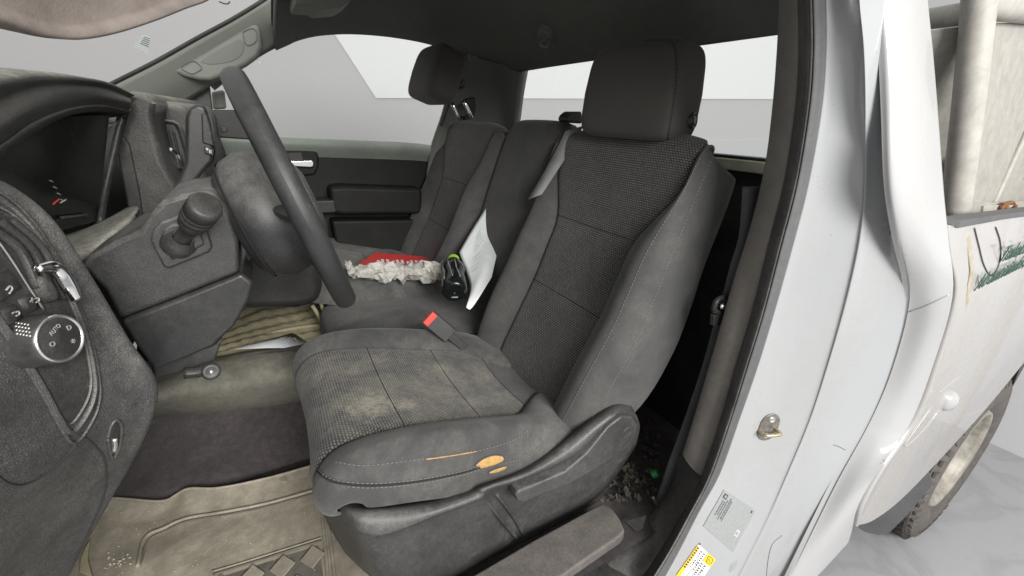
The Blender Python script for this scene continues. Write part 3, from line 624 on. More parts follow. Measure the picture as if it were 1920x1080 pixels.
for q in ([(398, 165), (450, 125), (500, 92), (560, 66), (620, 54), (700, 57), (780, 68), (835, 84), (852, 94)],):
    tube('window_frame', L(2.03, *q), .010, M['headliner'], pd, n=50)

# ================================================================== DASHBOARD
db = thing('dashboard', V(-.4, 1.2, -.95), 'dusty grey dashboard with instrument hood, vents and light switch', 'dashboard')
hood = [[(-150, 175, .50), (-70, 150, .60), (0, 136, .72), (60, 132, .82), (130, 140, .92), (190, 153, 1.02), (236, 176, 1.10)],
        [(-150, 240, .48), (-70, 210, .58), (0, 190, .68), (60, 170, .77), (130, 162, .88), (190, 166, .99), (243, 184, 1.085)],
        [(-150, 300, .46), (-70, 265, .55), (0, 240, .64), (55, 206, .73), (120, 186, .85), (185, 181, .97), (246, 192, 1.07)],
        [(-150, 345, .47), (-70, 305, .56), (0, 270, .65), (58, 230, .74), (124, 203, .86), (186, 196, .98), (240, 206, 1.065)],
        [(-150, 365, .51), (-70, 325, .60), (0, 290, .69), (62, 244, .78), (128, 213, .90), (186, 205, 1.01), (230, 214, 1.075)]]
hr_ = [L3(*r) for r in hood]; back = [p + np.array([-.16, 0, -.005]) for p in hr_[0]]; back2 = [p + np.array([-.45, 0, -.06]) for p in hr_[0]]
ho_, HD = sheet('instrument_hood', [back2, back] + hr_[:4], M['dashtop'], db, 5, 5)
inner = [p + np.array([-.07, .01, -.012]) for p in hr_[4]]; inner2 = [p + np.array([-.13, .01, -.03]) for p in hr_[4]]
gridmesh('hood_lining', np.swapaxes(crk(np.swapaxes(np.array([hr_[3], hr_[4], inner, inner2]), 0, 1), 6), 0, 1), M['black'], db, thick=.003)
# right end of the hood curling down to the column
sheet('cluster_cheek', [L3((243, 200, 1.075), (228, 235, 1.075), (212, 300, 1.06), (198, 360, 1.04), (188, 420, 1.0)), L3((230, 214, 1.07), (205, 250, 1.10), (190, 310, 1.10), (180, 370, 1.08), (172, 430, 1.04))], M['black'], db, 4, 4, thick=.01, off=0)
cl = sheet('instrument_screen', [L3((-150, 400, .58), (-40, 322, .70), (60, 250, .82), (130, 220, .92), (205, 216, 1.05)), L3((-150, 480, .60), (-40, 400, .72), (60, 345, .84), (130, 325, .93), (195, 310, 1.04)), L3((-150, 540, .60), (-40, 475, .72), (60, 445, .83), (130, 428, .92), (182, 415, 1.0))], M['screen'], db, 5, 5)[0]
cb_ = bvhw(cl)
def mark(parent, tr_, pts, mt, r, nm, off=.001, n=8):
    c = [hit(tr_, *p, off=off) for p in pts]; c = [v for v in c if v is not None]
    if len(c) > 1: return tube(nm, c, r, M[mt], parent, n=n, seg=5)
mark(cl, cb_, [(98, 383), (104, 377), (110, 373)], 'red', .0012, 'gauge_needle')
for i in range(4): mark(cl, cb_, [(92 + 7 * i, 338 + 12 * i), (98 + 7 * i, 341 + 12 * i)], 'inkf', .0007, 'gauge_tick')
mark(cl, cb_, [(112, 380), (122, 374)], 'inkf', .0009, 'gauge_tick'); mark(cl, cb_, [(108, 408), (158, 402)], 'dashdk', .003, 'reset_stem', .004)
# ledge under the cluster
sheet('cluster_ledge', [L3((40, 470, .86), (110, 448, .94), (175, 425, 1.0), (240, 392, 1.06)), L3((80, 480, .80), (135, 462, .87), (195, 432, .93), (260, 390, 1.0)), L3((110, 500, .765), (150, 485, .81), (203, 447, .87), (252, 408, .95)), L3((120, 560, .80), (165, 500, .84), (213, 462, .89), (254, 425, .97))], M['dashtop'], db, 5, 5, thick=.006, off=0, flip=True)
# centre stack
ctr = prism('centre_stack', L(1.11, (213, 232), (222, 196), (238, 168), (262, 172), (286, 182), (291, 195), (288, 215), (292, 245), (306, 300), (330, 345), (352, 395), (350, 430), (262, 440), (243, 350), (226, 285)), .95, M['dashtop'], db, bevel=.014, seg=4)
prism('stack_slot', L(1.1055, (212, 252), (232, 256), (243, 270), (262, 360), (270, 420), (246, 425), (230, 340)), .02, M['dashdk'], ctr, bevel=.004)
pt = prism('passenger_dash', L(1.26, (262, 178), (300, 186), (345, 200), (362, 225), (372, 280), (392, 335), (400, 400), (300, 420)), .82, M['dashtop'], db, bevel=.014, seg=4)
ve = prism('air_vent', L(1.245, (293, 226), (328, 232), (338, 250), (352, 300), (366, 350), (345, 352), (318, 330), (300, 270)), .05, M['dashdk'], db, bevel=.006)
for i in range(3): prism('vent_slat', L(1.238, (300 + 11 * i, 238 + 4 * i), (305 + 11 * i, 240 + 4 * i), (326 + 10 * i, 318 + 6 * i), (321 + 10 * i, 316 + 6 * i)), .02, M['black'], ve, bevel=.002)
tube('vent_knob', L(1.225, (312, 283), (322, 284), (331, 298), (336, 316)), .009, M['chrome'], ve, n=14)
tube('vent_ring', L(1.24, (292, 226), (330, 231), (341, 252), (356, 302), (368, 352)), .004, M['dashtop'], ve, n=24)
prism('lower_dash', L(1.2, (300, 410), (600, 480), (607, 540), (600, 572), (560, 582), (470, 584), (300, 560)), .85, M['black'], db, bevel=.03, seg=4)
# body of the dash in front of everything, down to the firewall
prism('dash_core', [V(-.95, .5, .0), V(-.42, .5, -.04), V(-.36, .5, -.30), V(-.40, .5, -.62), V(-.95, .5, -.75)], 1.58, M['black'], db, bevel=.01)

prism('firewall_panel', [V(-1.02, .40, -1.0), V(-1.02, 2.15, -1.0), V(-1.02, 2.15, -.02), V(-1.02, .40, -.02)], (-.03, 0, 0), M['carpet'], db, bevel=0)
prism('footwell_side', [V(-1.02, .47, -1.0), V(-.42, .47, -1.0), V(-.36, .47, -.5), V(-.40, .47, -.02), V(-1.02, .47, -.02)], -.03, M['black'], db, bevel=0)
# driver-side pod: knee panel, bezel, vent, switches
def rr(D, *p): return [P(a, b, D) for a, b in p]
R1p = [(-90, 318), (0, 342), (88, 408), (160, 512), (236, 636), (290, 720), (268, 815), (200, 940), (150, 1030), (105, 1115)]
R1 = rr(.665, *R1p); R0 = [p + np.array([-.10, .05, -.01]) for p in R1]; R00 = [p + np.array([-.28, .08, -.02]) for p in R1]
R1b = rr(.638, (-100, 330), (-18, 354), (66, 420), (136, 522), (204, 650), (254, 742), (236, 832), (174, 942), (122, 1032), (78, 1117))
R2 = rr(.598, (-130, 365), (-60, 385), (18, 455), (80, 560), (130, 680), (172, 800), (152, 885), (102, 965), (52, 1045), (10, 1115))
R3 = rr(.55, (-190, 410), (-120, 430), (-60, 505), (0, 622), (42, 742), (82, 855), (62, 925), (22, 1005), (-20, 1075), (-60, 1135))
R4 = rr(.50, (-270, 450), (-200, 475), (-160, 560), (-118, 680), (-78, 800), (-40, 905), (-58, 985), (-80, 1045), (-110, 1105), (-150, 1165))
po_, PD = sheet('knee_panel', [R00, R0, R1, R1b, R2, R3, R4], M['dash'], db, 5, 6); pb = bvhw(po_)
def patch(name, tr_, outline, mat, parent, off=.0015, rings=4, kk=4, dome=0):
    o = np.array(outline, float); c = o.mean(0); q = crk(np.vstack([o, o[:1]]), kk)[:-1] if kk > 1 else o; n = len(q); vs = []; F = []
    h = hit(tr_, *c, off=off + dome); 
    if h is None: print('patch miss', name); return None
    vs.append(h)
    for r in range(1, rings + 1):
        f = r / rings
        for p in q:
            h = hit(tr_, *(c + (p - c) * f), off=off * (1 if r < rings else -.3) + dome * (1 - f * f)); vs.append(h if h is not None else vs[-1])
    for i in range(n):
        j = (i + 1) % n; F.append((0, 1 + i, 1 + j))
        for r in range(rings - 1): a = 1 + r * n; F.append((a + i, a + n + i, a + n + j, a + j))
    return mesh(name, vs, F, mat, parent)
def onsurf(tr_, pts, off=.001, n=40):
    c = [hit(tr_, *p, off=off) for p in resam(np.array(pts, float), n)]; return np.array([v for v in c if v is not None])
bz = [(-80, 372), (-20, 374), (20, 392), (60, 432), (100, 492), (132, 560), (158, 625), (173, 690), (176, 735), (162, 775), (132, 812), (108, 785), (78, 730), (36, 662), (-12, 590), (-80, 500)]
panel = patch('switch_panel', pb, bz, M['dashdk'], db, .0015, 5)
for f, r, mt in ((1.0, .0035, 'dash'), (1.09, .002, 'dash'), (.93, .0016, 'dashtop')):
    b_ = np.array(bz, float); c_ = b_.mean(0); b2 = c_ + (b_ - c_) * f; tube('panel_bezel', onsurf(pb, np.vstack([b2, b2[:1]]), .0015, 110), r, M[mt], panel, n=110, seg=8)
for i, (a, b) in enumerate((((-30, 428), (62, 540)), ((-10, 418), (90, 552)), ((12, 415), (112, 560)))):
    m_ = ((a[0] + b[0]) / 2 + 12, (a[1] + b[1]) / 2 - 14); tube('vent_slat', onsurf(pb, [a, m_, b], .004, 20), .0045, M['dashdk'], panel, n=20, seg=8)
tube('chrome_strip', onsurf(pb, [(-30, 428), (8, 478), (45, 535), (76, 582)], .003, 20), .0012, M['satin'], panel, n=20, seg=6)
btn = [([(-45, 528), (14, 500), (44, 540), (-14, 578)], ''), ([(-18, 586), (22, 566), (42, 596), (4, 618)], '-'), ([(26, 562), (52, 547), (70, 580), (46, 594)], '+')]
for q, ch in btn:
    bo = patch('switch_button', pb, q, M['black'], panel, .005, 3, 1)
    if bo is None: continue
    c_ = np.mean(q, 0); o_ = hit(pb, *c_, off=.0058); xd = hit(pb, c_[0] + 4, c_[1] - 3, off=.0058) - o_
    if ch: text('button_mark', ch, o_, xd, (.25, 0, 1), .012, M['dimink'], bo, align='CENTER')
    else: tube('button_icon', onsurf(pb, [(-2, 545), (6, 537), (10, 543), (4, 552)], .0058, 12), .0009, M['dimink'], bo, n=12, seg=5)
for x_, y_ in ((20, 590), (58, 565)):
    tube('button_icon', onsurf(pb, [(x_ - 4, y_ - 4), (x_ + 2, y_ - 6), (x_ + 3, y_), (x_ - 3, y_ + 3)], .0058, 12), .0008, M['dimink'], panel, n=12, seg=5)
# chrome thumb lever
lvp = onsurf(pb, [(30, 507), (62, 505), (82, 520), (98, 545), (110, 563)], .018, 16)
tl = tube('vent_thumb_lever', lvp, [.004, .0065, .0072, .0072, .0055], M['chrome'], panel, n=20, seg=10)
patch('lever_grip', pb, [(44, 512), (66, 514), (88, 545), (98, 566), (78, 572), (56, 545)], M['dashdk'], tl, .012, 3, 2)
M['knobm'] = simple('knob_satin_grey', (.05, .049, .047), .34, .2, vary=.3, vs=80)
# light switch knob
kc = hit(pb, 62, 640, off=0); kd = np.array([.86, -.42, .10]); kd /= np.linalg.norm(kd)
kn = lathe('light_knob', kc, kd, [(-.01, .0275), (.004, .0275), (.012, .0265), (.024, .0255), (.0275, .0245), (.028, .0235)], M['knobm'], panel, 48)
lathe('knob_ring', kc, kd, [(.0265, .0245), (.0288, .0242), (.0292, .0225), (.0275, .0215)], M['satin'], kn, 48)
fc = lathe('knob_face', kc, kd, [(.0275, .0218), (.0282, .020), (.0286, 0)], M['black'], kn, 40)
ku = np.array([0, 0, 1.]) - kd * kd[2]; ku /= np.linalg.norm(ku); kr = np.cross(kd, ku) * -1; kr = np.cross(ku, kd); ku2 = ku * math.cos(.5) + kr * math.sin(-.5) * -1; kr2 = np.cross(ku2, kd)
def kpt(a, b): return kc + kd * .0289 + kr * a + ku * b
text('knob_lettering', 'AUTO', kpt(-.0075, .0065), kr * .9 + ku * .35, ku * .9 - kr * .35, .0062, M['dimink'], fc, sx=.8)
text('knob_symbol', '*', kpt(.0065, -.0135), kr, ku, .011, M['dimink'], fc)
text('knob_symbol', 'D', kpt(.009, .004), kr, ku, .007, M['dimink'], fc); text('knob_symbol', 'O', kpt(-.0135, -.003), kr, ku, .007, M['dimink'], fc)
tk = bvhw(kn)
for gy, gx in ((600, 20), (690, 42)):
    for i in range(5):
        for j in range(4):
            h = hit(tk, gx + 9 + i * 6 + j * 1.2, gy + j * 7 + i * (1 if gy < 650 else 4) + 5, off=0)
            if h is not None: lathe('grip_dot', h, -ray(40, gy), [(0, .0013), (.0007, .001), (.0008, 0)], M['satin'], kn, 6)
# slot on the knee panel, seams
sl = patch('charge_slot', pb, [(201, 822), (207, 800), (217, 787), (227, 800), (224, 832), (212, 860), (206, 850)], M['black'], db, .001, 3)
tube('slot_rim', onsurf(pb, [(201, 822), (207, 800), (217, 787), (227, 800), (224, 832), (212, 860), (206, 850), (201, 822)], .001, 40), .0017, M['dash'], sl, n=40, seg=6)
tube('slot_insert', onsurf(pb, [(213, 822), (214, 835), (212, 846)], .001, 8), .003, M['satin'], sl, n=8, seg=6)
for q in ([(-20, 880), (12, 905), (45, 908), (85, 888), (130, 848), (148, 815)], [(150, 812), (190, 850), (199, 885), (196, 925), (172, 985), (140, 1050)]): tube('panel_seam', onsurf(pb, q, .0004, 40), .0012, M['seam'], db, n=40, seg=6)

# ================================================================== STEERING
Wc = V(.0415, .86, -.1455); e2 = np.array([-.28, 0, .96]); wn = np.array([-.96, 0, -.28]); ey = np.array([0, 1., 0])
sw_ = thing('steering_wheel', Wc, 'worn black steering wheel seen edge on in front of the driver seat', 'steering wheel')
A = []
for i in range(97):
    a = 2 * math.pi * i / 96; c = Wc + (ey * math.cos(a) + e2 * math.sin(a)) * .200; o_ = ey * math.cos(a) + e2 * math.sin(a)
    A.append([c + (o_ * math.cos(b) * .0150 + wn * math.sin(b) * .0180) for b in np.linspace(0, 2 * math.pi, 21)])
gridmesh('rim', np.array(A), M['rim'], sw_)
lathe('hub_back', Wc - e2 * .012, wn, [(-.03, 0), (-.03, .05), (-.018, .08), (.0, .095), (.03, .108), (.055, .112), (.08, .104), (.10, .085), (.105, .06)], M['shroud'], sw_, 48)
lathe('hub_seam', Wc - e2 * .012, wn, [(.086, .1025), (.089, .1010), (.088, .0995)], M['seam'], sw_, 48)
for a in (math.radians(180), math.radians(0), math.radians(-90)):
    d_ = ey * math.cos(a) + e2 * math.sin(a); tube('spoke', [Wc + d_ * .07 + wn * .02, Wc + d_ * .13 + wn * .012, Wc + d_ * .198], [.028, .022, .014], M['rim'], sw_, n=14, seg=12, flat=.5)
tube('spoke_trim', [Wc + ey * .12 - wn * .012 + e2 * .02, Wc + ey * .16 - wn * .016 + e2 * .03, Wc + ey * .175 - wn * .018 - e2 * .05], .005, M['chrome'], sw_, n=14)

sc = thing('steering_column', V(-.15, .86, -.3), 'grey plastic steering column cover below the steering wheel', 'steering column')
prism('upper_shroud', L(.775, (150, 500), (165, 480), (215, 452), (262, 430), (284, 396), (305, 375), (345, 363), (398, 358), (424, 385), (447, 450), (450, 512), (432, 519), (330, 560), (224, 601), (195, 545)), .19, M['shroud'], sc, bevel=.008, seg=4)
prism('lower_shroud', L(.772, (225, 602), (330, 562), (432, 521), (452, 512), (476, 530), (466, 565), (440, 612), (400, 650), (340, 676), (286, 694), (255, 650)), .195, M['shroudlow'], sc, bevel=.007, seg=4)
prism('column_bracket', L(.80, (284, 684), (400, 648), (418, 632), (404, 676), (362, 692), (288, 712)), .12, M['black'], sc, bevel=.008)
tube('bracket_arm', L(.79, (345, 700), (375, 697), (392, 690)), .009, M['black'], sc, n=8)
sr = lathe('bolt_boss', P(396, 697, .782), (.2, -1, .3), [(-.012, .014), (.0, .014), (.003, .011), (.001, .007), (.001, 0)], M['black'], sc, 20)
lathe('bolt_head', P(396, 697, .781), (.2, -1, .3), [(.0, .005), (.003, .0045), (.0035, 0)], M['satin'], sr, 10)
pl_ = prism('stalk_plate', L(.764, (282, 452), (286, 432), (302, 416), (330, 406), (362, 404), (384, 416), (398, 466), (390, 474), (316, 504), (306, 500)), .02, M['shroud'], sc, bevel=.005, seg=3)
prism('stalk_mount', L(.7605, (300, 446), (306, 430), (322, 420), (348, 418), (372, 424), (384, 460), (322, 490)), .01, M['shroud'], pl_, bevel=.004)
sa, sb_ = P(338, 452, .765), P(387, 384, .70); sd_ = sb_ - sa; Ls = np.linalg.norm(sd_)
st = thing('indicator_stalk', sa, 'black turn signal stalk with ribbed end on the steering column', 'stalk')
lathe('stalk_boot', sa, sd_, [(-.012, .022), (.0, .0225), (.004, .019), (.012, .0135)], M['black'], st, 28)
lathe('stalk_stem', sa, sd_, [(.0, .012), (.025, .0105), (.04, .012), (Ls * .5, .018), (Ls * .62, .0195)], M['dashdk'], st, 28)
cp = lathe('stalk_end', sa, sd_, [(Ls * .62, .0188), (Ls * .64, .0205), (Ls * .70, .0208), (Ls * .715, .0195), (Ls * .73, .0208), (Ls * .78, .0210), (Ls * .795, .0197), (Ls * .81, .021), (Ls * .96, .0212), (Ls * 1.0, .0195), (Ls * 1.01, .016), (Ls * 1.012, 0)], M['dashdk'], st, 32)
gs = thing('gear_selector', P(340, 340, .97), 'grey column gear lever with dark thumb buttons behind the wheel', 'gear lever')
prism('lever', L(.945, (310, 385), (330, 342), (346, 305), (347, 220), (352, 203), (368, 194), (386, 200), (396, 232), (403, 285), (399, 305), (382, 322), (352, 360), (330, 392)), .04, M['shroudlow'], gs, bevel=.010, seg=5)
gp = prism('button_pad', L(.9405, (377, 212), (388, 214), (397, 245), (402, 276), (379, 268)), .01, M['black'], gs, bevel=.003)
prism('shift_button', L(.9385, (382, 274), (401, 281), (401, 294), (384, 288)), .01, M['black'], gs, bevel=.002)
text('shift_marks', '+', P(385, 283, .9375), (1, 0, -.2), (.1, 0, 1), .010, M['whiteink'], gp); text('shift_marks', 'II', P(392, 287, .9375), (1, 0, -.2), (.1, 0, 1), .008, M['whiteink'], gp)

# ================================================================== CAB FLOOR
FZ = -.97
cf = gridmesh('cab_floor', [[V(x, D, FZ - .004) for D in (.49, .8, 1.2, 1.6, 2.1)] for x in (-1.0, -.4, 0, .5, 1.07)], M['carpet'], flip=False); tag(cf, kind='structure')
tn = thing('transmission_tunnel', V(-.1, 1.45, FZ), 'dusty rubber covered floor hump between the footwells', 'floor hump')
xs_ = [-.85, -.6, -.4, -.2, 0, .2, .4, .62]
sheet('carpet_side', [[V(x, 1.17, FZ) for x in xs_], [V(x, 1.205, FZ + .025) for x in xs_], [V(x, 1.28, -.90) for x in xs_], [V(x, 1.35, -.80) for x in xs_], [V(x, 1.39, -.70) for x in xs_]], M['carpet'], tn, 4, 4)
rows = [L3((150, 830, 1.36), (282, 790, 1.36), (420, 780, 1.36), (560, 766, 1.36), (700, 748, 1.36)), L3((150, 806, 1.295), (281, 774, 1.295), (420, 760, 1.295), (560, 745, 1.295), (700, 727, 1.295)), L3((150, 775, 1.272), (285, 742, 1.272), (420, 722, 1.272), (560, 702, 1.272), (700, 684, 1.272)),
        L3((150, 750, 1.36), (300, 708, 1.36), (430, 678, 1.36), (580, 662, 1.36), (700, 655, 1.36)), L3((150, 735, 1.46), (300, 700, 1.46), (430, 664, 1.46), (585, 648, 1.46), (700, 642, 1.46)), L3((150, 735, 1.56), (300, 700, 1.56), (430, 668, 1.56), (585, 655, 1.56), (700, 650, 1.56))]
ho2, HP = sheet('tunnel_cover', rows, M['hump'], tn, 6, 5); hpb = bvhw(ho2)
pm = thing('passenger_floor_mat', P(530, 610, 1.8), 'yellowed dirty rubber mat in the passenger footwell', 'floor mat')
rows = [L3((380, 690, 1.50), (470, 672, 1.50), (560, 660, 1.50), (640, 660, 1.50)), L3((390, 660, 1.56), (470, 645, 1.56), (560, 632, 1.56), (640, 625, 1.56)), L3((400, 640, 1.66), (480, 622, 1.66), (560, 612, 1.66), (620, 600, 1.66)), L3((420, 610, 1.80), (490, 590, 1.80), (560, 585, 1.80), (612, 575, 1.80)), L3((430, 570, 2.0), (500, 560, 2.0), (560, 555, 2.0), (612, 545, 2.0))]
A = crk(np.array(rows), 8); A = np.swapaxes(crk(np.swapaxes(A, 0, 1), 10), 0, 1)
for i in range(A.shape[0]):
    for j in range(A.shape[1]): A[i, j, 2] += .008 * math.sin(i * 1.7 + j * .6) * math.sin(j * .9 + i * .3) + .004 * random.random()
gridmesh('mat_sheet', A, M['pmat'], pm, thick=.006)
for q in ([(598, 556), (604, 575), (612, 600), (610, 630)], [(585, 572), (596, 590), (604, 612), (606, 640)], [(470, 640), (520, 622), (580, 612), (604, 612)], [(440, 662), (500, 640), (560, 632)]):
    tube('mat_ridge', L(1.62, *q), .007, M['pmat'], pm, n=20)
# driver mat
dm = thing('driver_floor_mat', PZ(400, 980, FZ), 'beige dusty rubber mat in the driver footwell with diamond tread', 'floor mat')
def mz(px, py, dz=0): return PZ(px, py, FZ + .012 + dz)
rows = [[mz(a, b, z) for a, b, z in r] for r in (
    [(140, 945, .03), (205, 934, .026), (300, 940, .012), (330, 928, .008), (355, 916, .018), (410, 915, .016), (500, 897, .012), (600, 868, .010), (680, 850, .01)],
    [(130, 975, .016), (200, 962, .012), (285, 966, .004), (325, 955, 0), (352, 946, .006), (410, 940, .006), (500, 922, .004), (610, 892, .002), (690, 870, 0)],
    [(110, 1020, .004), (180, 1005, .002), (275, 1000, 0), (325, 985, 0), (360, 975, 0), (420, 965, 0), (510, 948, 0), (612, 922, 0), (700, 900, 0)],
    [(90, 1080, .002), (160, 1060, 0), (262, 1050, 0), (320, 1040, 0), (370, 1030, 0), (430, 1018, 0), (520, 1000, 0), (618, 975, 0), (710, 950, 0)],
    [(60, 1180, 0), (140, 1160, 0), (250, 1140, 0), (320, 1130, 0), (380, 1118, 0), (440, 1106, 0), (530, 1085, 0), (625, 1055, 0), (715, 1030, 0)],
    [(20, 1330, 0), (120, 1310, 0), (240, 1290, 0), (320, 1275, 0), (390, 1260, 0), (450, 1250, 0), (540, 1230, 0), (635, 1200, 0), (725, 1175, 0)])]
A = crk(np.array(rows), 7); A = np.swapaxes(crk(np.swapaxes(A, 0, 1), 6), 0, 1)
mo = gridmesh('mat_sheet', A, M['mat'], dm, thick=.008, flip=True); mb = bvhw(mo)
tube('mat_rib', onsurf(mb, [(262, 1062), (278, 1015), (310, 996), (350, 978), (420, 966), (500, 950), (596, 924)], .0006, 60), .003, M['matdk'], dm, n=60, seg=6)
tube('mat_rib', onsurf(mb, [(258, 1064), (272, 1010), (308, 991), (350, 973), (420, 961), (500, 945), (594, 919)], .002, 60), .004, M['mat'], dm, n=60, seg=8)
tube('mat_edge', onsurf(mb, [(140, 945), (205, 935), (300, 941), (330, 929), (355, 917), (410, 916), (500, 898), (600, 870)], .002, 60), .004, M['mat'], dm, n=60, seg=8)
for q in ([(612, 935), (616, 985), (624, 1050), (630, 1110)], [(603, 930), (606, 985), (612, 1050), (617, 1110)]): tube('mat_border', onsurf(mb, q, .001, 20), .004, M['mat'], dm, n=20, seg=6)
for q in ([(400, 1078), (450, 1062), (520, 1040), (603, 1014)], [(398, 1072), (450, 1057), (520, 1035), (602, 1009)]): tube('mat_rib', onsurf(mb, q, .0008, 30), .0026, M['matdk'] if q[0][1] == 1078 else M['mat'], dm, n=30, seg=6)
tp = patch('tread_field', mb, [(405, 1082), (455, 1066), (520, 1045), (602, 1018), (606, 1040), (614, 1090), (618, 1150), (420, 1180), (410, 1120)], M['matdk'], dm, .001, 4, 1)
u0 = mz(590, 1045); uu = mz(520, 1068) - u0; uu /= np.linalg.norm(uu); vv = np.cross([0, 0, 1], uu)
dn = 0
for i in range(-1, 6):
    for j in range(-3, 4):
        c_ = u0 + uu * (.062 * i + .004) + vv * (.062 * j) + (uu * .031 + vv * 0 if j % 2 else 0); c_[2] = V(0, 0, FZ)[2] + .0135
        pr = RM.T @ (c_ - CAM); px_, py_ = 960 + FPX * pr[0] / -pr[2], 540 - FPX * pr[1] / -pr[2]
        if not (400 < px_ < 604 and py_ < 1110 and py_ > 1022 + (604 - px_) * .31 + 6): continue
        prism('tread_diamond', [c_ + uu * .026, c_ + vv * .03, c_ - uu * .026, c_ - vv * .03], (0, 0, .004), M['mat'], tp, bevel=.0012); dn += 1
prism('hook_tab', [mz(a, b, .004) for a, b in ((150, 1075), (152, 1052), (160, 1030), (170, 1015), (167, 1035), (166, 1052), (175, 1085))], (0, 0, .006), M['pmat'], dm, bevel=.002)
M['gritm'] = simple('pale_grit', (.5, .46, .36), .9, vary=.4, vs=300)
Vv = []; F = []
for i in range(150):
    if i < 45: px_, py_ = random.gauss(225, 18), random.gauss(1060, 16)
    elif i < 65: px_, py_ = random.gauss(275, 22), random.gauss(985, 14)
    else: px_, py_ = random.uniform(200, 600), random.uniform(930, 1075)
    h = hit(mb, px_, py_, .001)
    if h is None: continue
    s_ = random.uniform(.0006, .0026) * (1.2 if i < 45 else .7); k_ = len(Vv); Rz = random.random() * 6
    for m_ in range(4): Vv.append(h + np.array([math.cos(Rz + m_ * 1.57) * s_ * random.uniform(.6, 1.4), math.sin(Rz + m_ * 1.57) * s_ * random.uniform(.6, 1.4), 0]))
    Vv.append(h + np.array([0, 0, s_])); F += [(k_ + m_, k_ + (m_ + 1) % 4, k_ + 4) for m_ in range(4)]
tag(mesh('floor_grit', Vv, F, M['gritm'], smooth=False), 'pale grit and crumbs scattered on the driver mat', 'grit', kind='stuff')
tag(prism('pebble', [mz(a, b, .002) for a, b in ((523, 902), (532, 896), (543, 899), (537, 907), (528, 908))], (0, 0, .008), M['mat'], bevel=.002), 'small square stone on the driver mat edge', 'stone')
# paper on the hump
c = [hit(hpb, *p, off=.002) for p in ((436, 656), (500, 640), (548, 627), (582, 649))]
fp = thing('loose_paper', P(520, 645, 1.45), 'white sheet of paper lying on the dusty floor hump', 'paper')
gridmesh('paper_sheet', np.array([[P(437, 655, 1.40), P(500, 652, 1.40), P(586, 652, 1.40)], [P(500, 639, 1.5), P(530, 633, 1.5), P(575, 641, 1.5)], [P(545, 625, 1.56), P(548, 625, 1.56), P(555, 627, 1.56)]]), M['paper'], fp, thick=.001)
for q in ([(520, 640), (528, 634), (535, 640), (545, 632)], [(540, 640), (552, 634), (556, 640)]): tube('handwriting', L(1.475, *q), .0012, M['inkf'], fp, n=12, seg=4)

# ================================================================== DOOR SILL
si = thing('door_sill', V(.5, .45, FZ), 'scuffed dark plastic door sill trim beside the seat base', 'door sill')
SZ = -.90
M['sillm'] = plastic('scuffed_brown_sill', (.070, .065, .062), .45, .4, dcol=(.25, .225, .195), up=.2, patch=16, gs=.35, scr=1.0)
rc = prism('rail_cover', [PZ(a, b, SZ) for a, b in ((700, 1180), (880, 1082), (1000, 1012), (1100, 958), (1128, 943), (1146, 950), (1163, 972), (1172, 994), (1165, 1004), (1080, 1062), (960, 1150), (900, 1200))], (0, 0, -.03), M['sillm'], si, bevel=.006, seg=3)
rows = [L3((940, 1180, .56), (1040, 1100, .56), (1110, 1050, .56), (1175, 1000, .56), (1215, 965, .56), (1245, 920, .55), (1268, 860, .54)), L3((1000, 1180, .52), (1100, 1090, .52), (1160, 1040, .52), (1215, 985, .52), (1250, 940, .515), (1278, 890, .51), (1296, 840, .50)), L3((1060, 1180, .48), (1150, 1095, .48), (1205, 1045, .48), (1250, 985, .48), (1283, 930, .475), (1306, 885, .47), (1322, 840, .465)), L3((1110, 1180, .45), (1195, 1095, .45), (1240, 1040, .45), (1280, 975, .45), (1312, 910, .448), (1332, 860, .447), (1345, 820, .446))]
sheet('sill_trim', rows, M['trim'], si, 5, 5, thick=.006)
tag(prism('floor_recess', [PZ(a, b, -.93) for a, b in ((1172, 980), (1212, 968), (1205, 990), (1190, 998))], (0, 0, .004), M['black'], si, bevel=0))
# trash behind the seat
for nm, lb, pts, mt in (('foam_scrap', 'torn yellow foam scrap behind the recline lever', [(1152, 852), (1165, 845), (1172, 850), (1160, 858), (1154, 860)], 'foam'),):
    tag(prism(nm, L(.66, *pts), .02, M[mt], bevel=.003), lb, 'scrap')
gc = thing('green_cap', P(1226, 886, .60), 'small green plastic cap by the seat belt foot', 'cap')
lathe('cap_body', P(1224, 890, .60), (.5, -.5, .6), [(0, .011), (.014, .0105), (.016, .008), (.016, 0)], M['green'], gc, 14)
Vv = []; F = []
for i in range(320):
    p = PZ(random.uniform(1100, 1235), random.uniform(790, 945), FZ + .01); s_ = random.uniform(.003, .014); k_ = len(Vv); a_ = random.random() * 6; t_ = random.uniform(0, .02)
    for m_ in range(5): Vv.append(p + np.array([math.cos(a_ + m_ * 1.256) * s_ * random.uniform(.4, 1.2), math.sin(a_ + m_ * 1.256) * s_ * random.uniform(.4, 1.2), t_ * random.uniform(.3, 1.6)]))
    F.append(tuple(range(k_, k_ + 5)))
M['litter'] = simple('brown_litter', (.055, .048, .040), .9, vary=.7, vs=60)
tag(mesh('floor_litter', Vv, F, M['litter'], smooth=False), 'dark leaf litter and debris on the floor behind the driver seat', 'litter', kind='stuff')

